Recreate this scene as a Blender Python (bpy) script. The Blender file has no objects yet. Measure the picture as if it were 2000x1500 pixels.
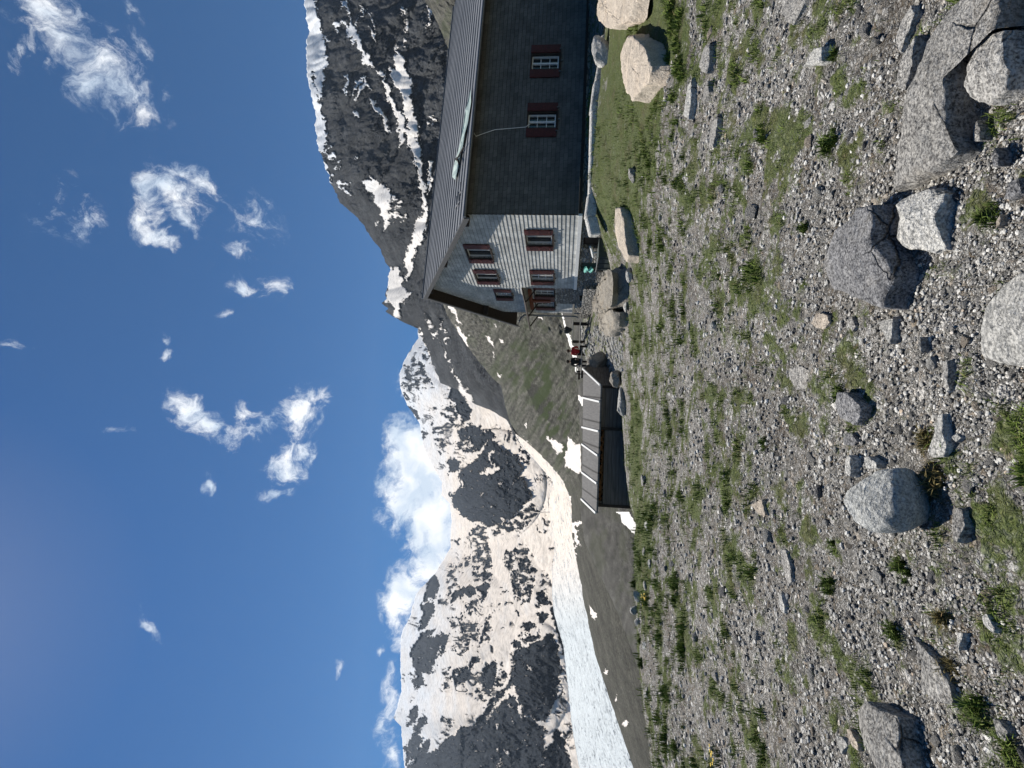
import bpy, bmesh, math, random
import numpy as np
from math import radians, sin, cos, tan, pi, atan
from mathutils import Vector, Matrix

S = bpy.context.scene
COL = S.collection
random.seed(7)
RNG = np.random.default_rng(11)

# ------------------------------------------------------------------ camera
# the photograph lies on its side: the camera is turned a quarter, up in the place is left in the picture
FPX = 1000.0
PITCH = atan(.103)
ROLL = atan(.041)
EYE = np.array([0, 0, 1.6])
_F = np.array([0, cos(PITCH), sin(PITCH)])
_R0 = np.array([1., 0, 0]); _U0 = np.array([0, -sin(PITCH), cos(PITCH)])
_r = cos(ROLL)*_R0 + sin(ROLL)*_U0
_u = -sin(ROLL)*_R0 + cos(ROLL)*_U0

def ray(U, V):
    U = np.asarray(U, float)[..., None]; V = np.asarray(V, float)[..., None]
    return _F + (U-750)/FPX*_r + (1000-V)/FPX*_u
def at(U, V, y):
    d = ray(U, V); return EYE + d*(y/d[1])
def proj(P):
    q = np.asarray(P, float) - EYE; z = q @ _F
    z = np.where(z < .05, .05, z)
    return 750+FPX*(q @ _r)/z, 1000-FPX*(q @ _u)/z

cam = bpy.data.cameras.new('camera'); camo = bpy.data.objects.new('camera', cam); COL.objects.link(camo)
cam.sensor_width = 36; cam.lens = FPX/2000*36; cam.clip_start = .05; cam.clip_end = 60000
m = Matrix.Identity(4)
for i, c in enumerate((-_u, _r, -_F)):
    for j in range(3): m[j][i] = c[j]
m.translation = Vector(EYE)
camo.matrix_world = m
S.camera = camo

# ------------------------------------------------------------------ sun, sky
SUN_EL, SUN_AZ = radians(55), radians(-33)          # azimuth from +Y towards +X
sd = Vector((cos(SUN_EL)*sin(SUN_AZ), cos(SUN_EL)*cos(SUN_AZ), sin(SUN_EL)))
sl = bpy.data.lights.new('sun', 'SUN'); sl.energy = 4.6; sl.angle = radians(.53); sl.color = (1, .94, .85)
slo = bpy.data.objects.new('sun', sl); COL.objects.link(slo)
slo.rotation_euler = sd.to_track_quat('Z', 'Y').to_euler()
S.view_settings.view_transform = 'Standard'; S.view_settings.look = 'None'
S.view_settings.exposure = 0.62; S.view_settings.gamma = 1
S.render.engine = 'CYCLES'
try: S.cycles.max_bounces = 6; S.cycles.volume_bounces = 0; S.cycles.transparent_max_bounces = 6
except Exception: pass

W = bpy.data.worlds.new('World'); S.world = W; W.use_nodes = True
nt = W.node_tree; N = nt.nodes; L = nt.links; N.clear()
out = N.new('ShaderNodeOutputWorld'); bg = N.new('ShaderNodeBackground'); L.new(bg.outputs[0], out.inputs[0])
sky = N.new('ShaderNodeTexSky'); sky.sky_type = 'NISHITA'; sky.sun_disc = False
sky.sun_elevation = SUN_EL; sky.sun_rotation = SUN_AZ; sky.altitude = 2500; sky.air_density = 1.0; sky.dust_density = 1.15; sky.ozone_density = 3.0
hs = N.new('ShaderNodeHueSaturation'); hs.inputs['Saturation'].default_value = 1.62; hs.inputs['Value'].default_value = .80
L.new(sky.outputs[0], hs.inputs['Color'])
bg.inputs['Strength'].default_value = .062
tc = N.new('ShaderNodeTexCoord')
def wm(op, a, b=None, clamp=False):
    n = N.new('ShaderNodeMath'); n.operation = op; n.use_clamp = clamp
    for i, v in enumerate((a, b)):
        if v is None: continue
        if isinstance(v, (int, float)): n.inputs[i].default_value = v
        else: L.new(v, n.inputs[i])
    return n.outputs[0]
# clouds: patches of the sky's own texture, each at its own bearing and height (U, V, half sizes, turn, weight)
CLOUDS = [(1370,190,60,50,20,.66),(1320,240,60,40,-30,.66),(1290,275,40,24,-20,.6),(1468,95,50,70,20,.66),(1395,60,85,16,65,.5),(1400,130,40,26,50,.5),(1296,333,34,14,10,.35),(1410,270,40,20,-30,.5),
 (1120,350,70,34,-40,1.05),(1090,310,50,30,20,.9),(1150,405,26,54,30,.85),(1030,328,40,15,-50,.9),(1060,370,40,16,-30,.7),(1085,130,50,60,40,.48),(1135,115,30,20,0,.3),
 (1080,500,42,48,20,.45),(1003,476,28,16,-60,.55),(944,464,18,20,0,.5),(940,516,27,24,20,.82),(852,330,11,12,0,.55),(816,331,16,14,-40,.68),(888,441,12,14,0,.6),
 (700,360,36,28,-20,.9),(664,398,28,34,30,.95),(646,440,26,38,0,.95),(655,480,24,24,0,.75),(690,468,22,26,0,.6),(672,508,22,26,0,.75),(700,582,48,46,20,1.1),(730,610,30,34,20,.75),
 (598,556,36,36,0,1.0),(622,612,18,26,0,.8),(540,400,16,18,30,.75),(535,548,16,24,0,.5),(276,288,34,10,-45,.45),(171,666,8,20,60,.5),(831,22,14,36,0,.4),(660,232,9,24,0,.4),(1490,260,24,20,0,.3),
 (622,800,60,46,0,1.6),(565,790,62,50,0,1.7),(520,800,60,52,0,1.5),(590,850,120,50,0,1.8),(470,850,110,50,0,1.6),(505,760,26,22,0,.8),(430,800,24,16,0,.5),(670,815,40,30,0,.8),(728,800,24,18,0,.7),(760,775,20,18,0,.5),
 (300,775,50,30,0,1.4),(345,800,56,34,10,1.3),(400,840,60,40,0,1.5),(262,790,36,26,0,.9),(214,742,14,10,0,.6),(110,765,50,18,0,.6),(20,780,50,20,0,.7),(150,775,40,20,0,.5)]
# warp the look-up a little so that patches get ragged outlines
wn = N.new('ShaderNodeTexNoise'); wn.inputs['Scale'].default_value = 9; wn.inputs['Detail'].default_value = 7; L.new(tc.outputs['Generated'], wn.inputs['Vector'])
w1 = N.new('ShaderNodeVectorMath'); w1.operation = 'SUBTRACT'; L.new(wn.outputs['Color'], w1.inputs[0]); w1.inputs[1].default_value = (.5,.5,.5)
w2 = N.new('ShaderNodeVectorMath'); w2.operation = 'SCALE'; L.new(w1.outputs[0], w2.inputs[0]); w2.inputs['Scale'].default_value = .115
w3 = N.new('ShaderNodeVectorMath'); w3.operation = 'ADD'; L.new(tc.outputs['Generated'], w3.inputs[0]); L.new(w2.outputs[0], w3.inputs[1])
acc = None
for U, V, ru, rv, ang, wt in CLOUDS:
    d = ray(U, V); ln = np.linalg.norm(d); dn = d/ln
    a = radians(ang)
    du = ray(U+cos(a), V+sin(a)); dv = ray(U-sin(a), V+cos(a))
    tu = Vector(du/np.linalg.norm(du)-dn); tv = Vector(dv/np.linalg.norm(dv)-dn)
    su, sv = tu.length*ru*1.45, tv.length*rv*1.45
    ex = tu.normalized(); ez = Vector(dn); ey = ez.cross(ex).normalized()
    rot = Matrix((ex, ey, ez)).transposed().to_euler()
    mp = N.new('ShaderNodeMapping'); mp.vector_type = 'TEXTURE'
    mp.inputs['Location'].default_value = dn; mp.inputs['Rotation'].default_value = rot; mp.inputs['Scale'].default_value = (su, sv, 1)
    L.new(w3.outputs[0], mp.inputs['Vector'])
    ln_ = N.new('ShaderNodeVectorMath'); ln_.operation = 'LENGTH'; L.new(mp.outputs[0], ln_.inputs[0])
    v = wm('SUBTRACT', 1.0, ln_.outputs['Value'], True)
    v = wm('MULTIPLY', v, wt)
    acc = v if acc is None else wm('MAXIMUM', acc, v)
fn = N.new('ShaderNodeTexNoise'); fn.inputs['Scale'].default_value = 22; fn.inputs['Detail'].default_value = 9; fn.inputs['Roughness'].default_value = .72; fn.inputs['Distortion'].default_value = .25
L.new(w3.outputs[0], fn.inputs['Vector'])
den = wm('ADD', acc, wm('MULTIPLY', wm('SUBTRACT', fn.outputs['Fac'], .5), 3.3))
gate = wm('MULTIPLY', acc, 6.0, True)
mr = N.new('ShaderNodeMapRange'); mr.interpolation_type = 'SMOOTHSTEP'; mr.inputs['From Min'].default_value = .1; mr.inputs['From Max'].default_value = 1.12
L.new(den, mr.inputs['Value'])
cov = wm('MULTIPLY', mr.outputs[0], gate)
cn = N.new('ShaderNodeTexNoise'); cn.inputs['Scale'].default_value = 17; cn.inputs['Detail'].default_value = 6; L.new(w3.outputs[0], cn.inputs['Vector'])
cr = N.new('ShaderNodeValToRGB'); cr.color_ramp.elements[0].position = .38; cr.color_ramp.elements[0].color = (7.6, 8.8, 10.2, 1); cr.color_ramp.elements[1].position = .6; cr.color_ramp.elements[1].color = (12.5, 12.6, 12.7, 1)
L.new(cn.outputs['Fac'], cr.inputs[0])
mx = N.new('ShaderNodeMix'); mx.data_type = 'RGBA'; L.new(cov, mx.inputs[0]); L.new(hs.outputs[0], mx.inputs[6]); L.new(cr.outputs[0], mx.inputs[7])
L.new(mx.outputs[2], bg.inputs['Color'])

# ------------------------------------------------------------------ numpy noise
_P = RNG.permutation(512); _G = RNG.normal(size=(512, 2)); _G /= np.linalg.norm(_G, axis=1)[:, None]
def pn(x, y):
    xi = np.floor(x).astype(int); yi = np.floor(y).astype(int); xf = x-xi; yf = y-yi
    u_ = xf*xf*xf*(xf*(xf*6-15)+10); v_ = yf*yf*yf*(yf*(yf*6-15)+10)
    def g(a, b, fx, fy):
        h = _P[(_P[a & 511]+b) & 511]; return _G[h, 0]*fx+_G[h, 1]*fy
    n0 = g(xi, yi, xf, yf)*(1-u_)+g(xi+1, yi, xf-1, yf)*u_
    n1 = g(xi, yi+1, xf, yf-1)*(1-u_)+g(xi+1, yi+1, xf-1, yf-1)*u_
    return (n0*(1-v_)+n1*v_)*1.5
def fbm(x, y, o=5, g=.5, s=0.):
    r = 0; a = 1; x = x+s*17.3; y = y-s*9.1
    for i in range(o): r = r+a*pn(x, y); a *= g; x = x*2.03+5.2; y = y*2.03+1.7
    return r
def ridge(x, y, o=5, g=.5, s=0.):
    r = 0; a = 1; x = x+s*11.3; y = y-s*7.7; t = 0
    for i in range(o): r = r+a*(1-2*np.abs(pn(x, y))); t += a; a *= g; x = x*2.03+3.1; y = y*2.03+7.7
    return r/t
def smooth(a, b, x):
    t = np.clip((x-a)/(b-a), 0, 1); return t*t*(3-2*t)
def inpoly(U, V, pts):
    pts = np.asarray(pts, float); res = np.zeros(U.shape, bool)
    lo = pts.min(0); hi = pts.max(0)
    idx = np.where((U >= lo[0]) & (U <= hi[0]) & (V >= lo[1]) & (V <= hi[1]))
    if len(idx[0]) == 0: return res
    x = U[idx]; y = V[idx]; c = np.zeros(x.shape, bool); n = len(pts)
    for i in range(n):
        x0, y0 = pts[i]; x1, y1 = pts[(i+1) % n]
        if y0 == y1: continue
        c ^= ((y0 > y) != (y1 > y)) & (x < (x1-x0)*(y-y0)/(y1-y0)+x0)
    res[idx] = c; return res

# ------------------------------------------------------------------ scene helpers
def tag(o, label=None, cat=None, group=None, kind=None):
    if label: o['label'] = label
    if cat: o['category'] = cat
    if group: o['group'] = group
    if kind: o['kind'] = kind
    return o
def mk(name, me, mat=None, parent=None):
    o = bpy.data.objects.new(name, me); COL.objects.link(o)
    if mat: me.materials.append(mat)
    if parent: o.parent = parent
    return o
def empty(name, loc=(0,0,0), rz=0, parent=None):
    o = bpy.data.objects.new(name, None); COL.objects.link(o); o.location = loc; o.rotation_euler = (0,0,rz)
    if parent: o.parent = parent
    return o
def mesh_np(name, v, f, attrs=None, smooth_=True):
    me = bpy.data.meshes.new(name); v = np.asarray(v, np.float32); f = np.asarray(f, np.int32)
    me.vertices.add(len(v)); me.vertices.foreach_set('co', v.ravel())
    k = f.shape[1]; me.loops.add(f.size); me.loops.foreach_set('vertex_index', f.ravel())
    me.polygons.add(len(f)); me.polygons.foreach_set('loop_start', np.arange(0, f.size, k, dtype=np.int32))
    me.polygons.foreach_set('use_smooth', np.full(len(f), smooth_))
    for nm, a in (attrs or {}).items():
        at_ = me.attributes.new(nm, 'FLOAT', 'POINT'); at_.data.foreach_set('value', np.asarray(a, np.float32).ravel())
    me.update(calc_edges=True); me.validate(); return me
def grid_faces(nr, nc):
    i = np.arange(nr*nc).reshape(nr, nc)
    return np.stack([i[:-1,:-1], i[:-1,1:], i[1:,1:], i[1:,:-1]], -1).reshape(-1, 4)

class MB:
    def __init__(s): s.v = []; s.f = []
    def box(s, a, b, fr=None):
        (x0,y0,z0), (x1,y1,z1) = a, b
        s.hexa([(x0,y0,z0),(x1,y0,z0),(x1,y1,z0),(x0,y1,z0),(x0,y0,z1),(x1,y0,z1),(x1,y1,z1),(x0,y1,z1)])
    def hexa(s, p):
        n = len(s.v); s.v += [tuple(q) for q in p]
        s.f += [tuple(n+i for i in q) for q in ((3,2,1,0),(4,5,6,7),(0,1,5,4),(1,2,6,5),(2,3,7,6),(3,0,4,7))]
    def quad(s, *p):
        n = len(s.v); s.v += [tuple(q) for q in p]; s.f.append(tuple(range(n, n+len(p))))
    def tube(s, pts, r, k=8):
        pts = [Vector(p) for p in pts]; n0 = len(s.v)
        for i, p in enumerate(pts):
            d = (pts[min(i+1, len(pts)-1)]-pts[max(i-1, 0)]).normalized()
            a = d.orthogonal().normalized(); b = d.cross(a)
            rr = r[i] if isinstance(r, (list, tuple)) else r
            for j in range(k):
                t = 2*pi*j/k; s.v.append(tuple(p+a*(rr*cos(t))+b*(rr*sin(t))))
        for i in range(len(pts)-1):
            for j in range(k):
                s.f.append((n0+i*k+j, n0+i*k+(j+1) % k, n0+(i+1)*k+(j+1) % k, n0+(i+1)*k+j))
        s.f.append(tuple(n0+j for j in range(k))[::-1]); e = n0+(len(pts)-1)*k; s.f.append(tuple(e+j for j in range(k)))
    def build(s, name, mat, parent=None, M=None, bevel=0, sm=False):
        me = bpy.data.meshes.new(name); me.from_pydata(s.v, [], s.f)
        if M is not None: me.transform(M)
        bm = bmesh.new(); bm.from_mesh(me); bmesh.ops.recalc_face_normals(bm, faces=bm.faces)
        if bevel: bmesh.ops.bevel(bm, geom=bm.edges[:], offset=bevel, segments=1, affect='EDGES', profile=.5)
        for f in bm.faces: f.smooth = sm
        bm.to_mesh(me); bm.free()
        return mk(name, me, mat, parent)

# ------------------------------------------------------------------ materials
class NT:
    def __init__(s, name, rough=.9, spec=.2):
        s.m = bpy.data.materials.new(name); s.m.use_nodes = True; s.t = s.m.node_tree; s.b = s.t.nodes['Principled BSDF']
        s.b.inputs['Roughness'].default_value = rough; s.b.inputs['Specular IOR Level'].default_value = spec
        s.tc = s.t.nodes.new('ShaderNodeTexCoord'); s.co = s.tc.outputs['Object']
    def lk(s, a, b): s.t.links.new(a, b)
    def setin(s, n, i, v):
        if isinstance(v, (int, float)): n.inputs[i].default_value = v
        elif isinstance(v, tuple): n.inputs[i].default_value = v if len(v) == 4 or not n.inputs[i].type == 'RGBA' else (*v, 1)
        else: s.lk(v, n.inputs[i])
    def noise(s, sc, det=4, ro=.55, dist=0, co=None, col=False):
        n = s.t.nodes.new('ShaderNodeTexNoise'); n.inputs['Scale'].default_value = sc; n.inputs['Detail'].default_value = det
        n.inputs['Roughness'].default_value = ro; n.inputs['Distortion'].default_value = dist; s.lk(co or s.co, n.inputs['Vector'])
        return n.outputs['Color' if col else 'Fac']
    def vor(s, sc, feat='F1', co=None, rnd=1):
        n = s.t.nodes.new('ShaderNodeTexVoronoi'); n.feature = feat; n.inputs['Scale'].default_value = sc; n.inputs['Randomness'].default_value = rnd; s.lk(co or s.co, n.inputs['Vector']); return n
    def ramp(s, x, *st):
        n = s.t.nodes.new('ShaderNodeValToRGB'); e = n.color_ramp.elements
        while len(e) < len(st): e.new(.5)
        for q, (p, c) in zip(e, st): q.position = p; q.color = (*c, 1) if isinstance(c, tuple) else (c, c, c, 1)
        s.lk(x, n.inputs[0]); return n.outputs[0]
    def mix(s, f, a, b, mode='MIX'):
        n = s.t.nodes.new('ShaderNodeMix'); n.data_type = 'RGBA'; n.blend_type = mode
        s.setin(n, 0, f); s.setin(n, 6, a); s.setin(n, 7, b); return n.outputs[2]
    def math(s, op, a, b=0., clamp=False):
        n = s.t.nodes.new('ShaderNodeMath'); n.operation = op; n.use_clamp = clamp; s.setin(n, 0, a); s.setin(n, 1, b); return n.outputs[0]
    def attr(s, nm):
        n = s.t.nodes.new('ShaderNodeAttribute'); n.attribute_name = nm; return n.outputs['Fac']
    def mapp(s, sc=(1,1,1), rot=(0,0,0), co=None):
        n = s.t.nodes.new('ShaderNodeMapping'); n.inputs['Scale'].default_value = sc; n.inputs['Rotation'].default_value = rot; s.lk(co or s.co, n.inputs[0]); return n.outputs[0]
    def rand(s):
        return s.t.nodes.new('ShaderNodeObjectInfo').outputs['Random']
    def isl(s):
        return s.t.nodes.new('ShaderNodeNewGeometry').outputs['Random Per Island']
    def bump(s, h, st=.5, d=.1, prev=None):
        n = s.t.nodes.new('ShaderNodeBump'); n.inputs['Strength'].default_value = st; n.inputs['Distance'].default_value = d
        s.lk(h, n.inputs['Height'])
        if prev is not None: s.lk(prev, n.inputs['Normal'])
        return n.outputs[0]
    def done(s, col, nrm=None):
        s.setin(s.b, 'Base Color', col)
        if nrm is not None: s.lk(nrm, s.b.inputs['Normal'])
        return s.m

def mat_plain(name, c, rough=.7, var=.25, sc=20, spec=.3, metal=0):
    n = NT(name, rough, spec); n.b.inputs['Metallic'].default_value = metal
    x = n.noise(sc, 5, .6)
    col = n.ramp(x, (.3, tuple(q*(1-var) for q in c)), (.7, tuple(min(1, q*(1+var)) for q in c)))
    return n.done(col, n.bump(x, .25, .01))

def mat_granite(name, light=(.60,.585,.55), dark=(.10,.098,.096), warm=(.34,.29,.22), wamt=.25, sc=1., crack=1.):
    n = NT(name, .92, .15)
    sp = n.noise(34*sc, 3, .8); sp2 = n.noise(85*sc, 2, .7)
    big = n.noise(2.2, 5, .6, .4)
    c = n.ramp(sp, (.38, dark), (.5, tuple((a+b)*.5 for a, b in zip(light, dark))), (.6, light))
    c = n.mix(.55, c, n.ramp(sp2, (.42, tuple(q*.8 for q in dark)), (.56, light)))
    c = n.mix(n.math('MULTIPLY', n.ramp(big, (.5, 0.), (.72, 1.)), wamt*2, True), c, warm, 'MIX')
    lich = n.ramp(n.noise(7, 6, .7), (.55, 0.), (.68, 1.))
    c = n.mix(n.math('MULTIPLY', lich, .6), c, tuple(q*1.1 for q in dark))
    c = n.mix(1, c, n.ramp(n.rand(), (0., .78), (1., 1.12)), 'MULTIPLY')
    ck = n.vor(1.7, 'DISTANCE_TO_EDGE', co=n.mix(.12, n.co, n.noise(3, 4, .6, col=True))).outputs['Distance']
    msk = n.math('MULTIPLY', n.ramp(n.noise(1.1, 3, .6), (.5, 0.), (.58, 1.)), crack); crk = n.math('SUBTRACT', 1., n.math('MULTIPLY', n.ramp(ck, (.0, 1.), (.009, 0.)), msk)); c = n.mix(n.math('MULTIPLY', n.ramp(ck, (0., 1.), (.007, 0.)), n.math('MULTIPLY', msk, .75)), c, tuple(q*.5 for q in dark))
    c = n.mix(1, c, n.ramp(n.noise(3.3, 5, .65), (.3, .72), (.6, 1.05)), 'MULTIPLY')
    h = n.math('ADD', n.noise(9, 8, .65), n.math('MULTIPLY', crk, .5))
    b1 = n.bump(h, 1., .07); return n.done(c, n.bump(sp, .4, .008, b1))

M_granite = mat_granite('granite')
M_darkgranite = mat_granite('weathered_granite', (.38,.38,.385), (.05,.052,.058), (.36,.31,.21), .12)
M_palegranite = mat_granite('pale_granite', (.74,.73,.69), (.22,.222,.215), (.42,.37,.29), .1)
M_roundstone = mat_granite('grey_gneiss', (.66,.67,.65), (.26,.27,.265), (.42,.40,.34), .05, 1.2, crack=0.)
M_brownrock = mat_granite('brown_grey_rock', (.44,.41,.35), (.14,.125,.11), (.36,.31,.24), .4)
M_pinkrock = mat_granite('warm_rock', (.70,.62,.52), (.30,.255,.205), (.62,.52,.41), .4)

# mountains -----------------------------------------------------------
def mat_mountain(name, rockA, rockB, snowc, grass=None, sc=1.0, mott=True, bs=1.0, soft=(.44, .56)):
    n = NT(name, .95, .08)
    big = n.noise(.004*sc, 8, .65, .6); fine = n.noise(.03*sc, 8, .72)
    st = n.noise(.012*sc, 6, .6, 1.5, n.mapp((1,1,.35), (.35,.25,0)))
    rock = n.ramp(fine, (.36, tuple(q*.45 for q in rockA)), (.5, rockA), (.63, tuple(q*1.15 for q in rockB)))
    rock = n.mix(n.ramp(big, (.35, 0.), (.65, .7)), rock, n.ramp(st, (.35, tuple(q*.6 for q in rockB)), (.65, rockB)))
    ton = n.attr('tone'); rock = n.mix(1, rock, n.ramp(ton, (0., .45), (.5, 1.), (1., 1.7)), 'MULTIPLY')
    if grass: rock = n.mix(n.math('MULTIPLY', n.attr('green'), n.ramp(fine, (.3, .5), (.6, 1.))), rock, grass)
    rock = n.mix(1, rock, (1,1,1), 'MULTIPLY')
    sn = n.attr('snow'); dust = n.attr('dust')
    sw = n.math('ADD', sn, n.math('MULTIPLY', n.math('SUBTRACT', n.noise(.045*sc, 6, .7), .5), .55 if sc > 1 else .34))
    sf = n.ramp(sw, (soft[0], 0.), (soft[1], 1.))
    snow = n.mix(dust, (.74,.77,.80) if name != 'glacier_ice' else (.56,.62,.65), snowc)
    snow = n.mix(1, snow, n.ramp(st, (.36, .72), (.56, 1.)), 'MULTIPLY'); snow = n.mix(1, snow, n.ramp(fine, (.34, .8), (.5, 1.)), 'MULTIPLY')
    c = n.mix(sf, rock, snow)
    h = n.math('MULTIPLY', n.math('ADD', n.noise(.012*sc, 9, .75), n.math('MULTIPLY', n.noise(.05*sc, 6, .7), .35)), n.math('SUBTRACT', 1.06, sf))
    return n.done(c, n.bump(h, bs, 75/sc))

def T(k, pts):
    ox, oy, s_ = {1:(580,0,5.882), 2:(580,240,5.882), 3:(720,460,5), 4:(720,740,5), 5:(720,980,5), 6:(760,1200,5), 7:(960,740,5), 8:(1000,1000,3)}[k]
    return [(1500-(oy+y/s_), ox+x/s_) for x, y in pts]

def layer(name, skyl, U0, U1, du, botf, dep, relief, paint, mat, nv, kind='structure', jag=2.0):
    us = np.arange(U0, U1+du, du); sx = np.array(skyl, float); o = np.argsort(sx[:, 0]); sx = sx[o]
    sk = np.interp(us, sx[:, 0], sx[:, 1])
    kk = max(3, int(36/du)); kr = np.hanning(2*kk+1); kr /= kr.sum(); sk0 = np.convolve(np.pad(sk, kk, mode='edge'), kr, 'valid')
    sk = sk + jag*fbm(us/14., us*0+.5, 5, .6, 3)
    vb = np.array([botf(q) for q in us])
    t = np.linspace(0, 1, nv)
    Ug = np.repeat(us[None], nv, 0); Vg = sk[None]+(vb-sk)[None]*t[:, None]
    at_ = paint(Ug, Vg, t[:, None]*np.ones_like(Ug)); lo, hi = relief(Ug, Vg, t[:, None])
    td = (Vg-sk0[None])/(vb-sk0)[None]; D = dep(Ug, Vg, td, sk[None], vb[None]); D = D*(1+lo+hi*(1-.96*np.clip(at_['snow']*1.15, 0, 1)))
    P = EYE+ray(Ug, Vg)*D[..., None]
    # far side of the crest, so that the mountain is a body and not a sheet
    back = P[0].copy(); dr = ray(us, sk); back = back+dr/np.linalg.norm(dr, axis=1)[:, None]*(D[0][:, None]*.25); back[:, 2] = P[0][:, 2]-D[0]*.14
    P = np.concatenate([back[None], P], 0)
    at_ = {k: np.concatenate([a[:1], a], 0) for k, a in at_.items()}
    me = mesh_np(name, P.reshape(-1, 3), grid_faces(nv+1, len(us))[:, ::-1], at_)
    ob = mk(name, me, mat); tag(ob, kind=kind); return ob

def planar(db, dt, pw=1.):
    return lambda U, V, t, sk, vb: 1/((1/dt)+(1/db-1/dt)*(t if pw == 1 else np.maximum(t, 0)**pw))
def paint_fn(base_snow, rocks, snows, mott, greens=None, tone=None, dustf=None, wamp=5., msc=(9, 14)):
    def fn(U, V, t):
        wu = U+wamp*fbm(U/16, V/16, 5, .7, 1); wv = V+wamp*fbm(U/16, V/16, 5, .7, 2)
        sn = base_snow(U, V) if callable(base_snow) else np.full(U.shape, base_snow)
        for p in mott:
            q = inpoly(wu, wv, p); mm = fbm(U/msc[0], V/msc[1], 5, .65, 5)
            sn = np.where(q, .5+mm*1.0-.02, sn)
        for p in rocks: sn = np.where(inpoly(wu, wv, p), np.clip(.02+1.1*(fbm(U/7, V/10, 5, .7, 6)-.55), 0, .8), sn)
        for p in snows: sn = np.where(inpoly(wu, wv, p), 1., sn)
        tn = np.full(U.shape, .5) if tone is None else tone(U, V, wu, wv)
        gr = np.zeros(U.shape) if greens is None else greens(U, V, wu, wv)
        du = np.full(U.shape, .5) if dustf is None else dustf(U, V)
        return {'snow': np.clip(sn, 0, 1), 'tone': np.clip(tn, 0, 1), 'green': np.clip(gr, 0, 1), 'dust': np.clip(du, 0, 1)}
    return fn

# --- A: the far glaciated massif
skyA = [(-400,800),(-200,760),(-60,800),(0,790),(50,786),(80,783),(98,769),(120,776),(150,784),(230,782),(262,784),(300,802),(340,812),(380,850),(430,880),(485,882),(516,879),(534,862),(558,864),(588,846),(624,828),(672,820),(708,796),(740,782),(768,780),(788,787),(804,794),(824,806),(840,817),(860,816),(960,830)]
butt = T(4, [(780,1130),(800,1180),(860,1270),(920,1350),(1010,1370),(1100,1410),(1180,1440),(1280,1420),(1360,1390),(1420,1340),(1480,1240),(1560,1180),(1580,1140),(1530,1040),(1490,970),(1400,980),(1480,920),(1490,880),(1440,760),(1380,730),(1290,690),(1250,600),(1180,600),(1140,660),(1060,770),(960,840),(890,900),(870,960),(900,1020),(850,1100)])
bigL = T(6, [(1600,195),(1640,300),(1660,400),(1665,560),(1650,700),(1620,850),(1590,930),(1540,980),(1510,1040),(1440,1030),(1400,1000),(1330,990),(1270,860),(1220,700),(1190,600),(1200,500),(1210,370),(1400,300),(1440,270),(1530,205)])
lowL = T(6, [(1180,770),(1130,830),(1060,900),(960,1050),(840,1090),(700,1110),(580,1200),(520,1260),(440,1340),(380,1350),(400,1240),(380,1210),(270,1340),(330,1200),(290,1170),(370,1040),(350,1000),(280,1020),(250,1100),(200,1220),(160,1290),(120,1300),(170,1400),(160,1500),(170,2200),(1480,2200),(1480,1500),(1520,1320),(1530,1160),(1460,1060),(1400,1010),(1320,1000),(1270,960),(1240,830)])
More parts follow.
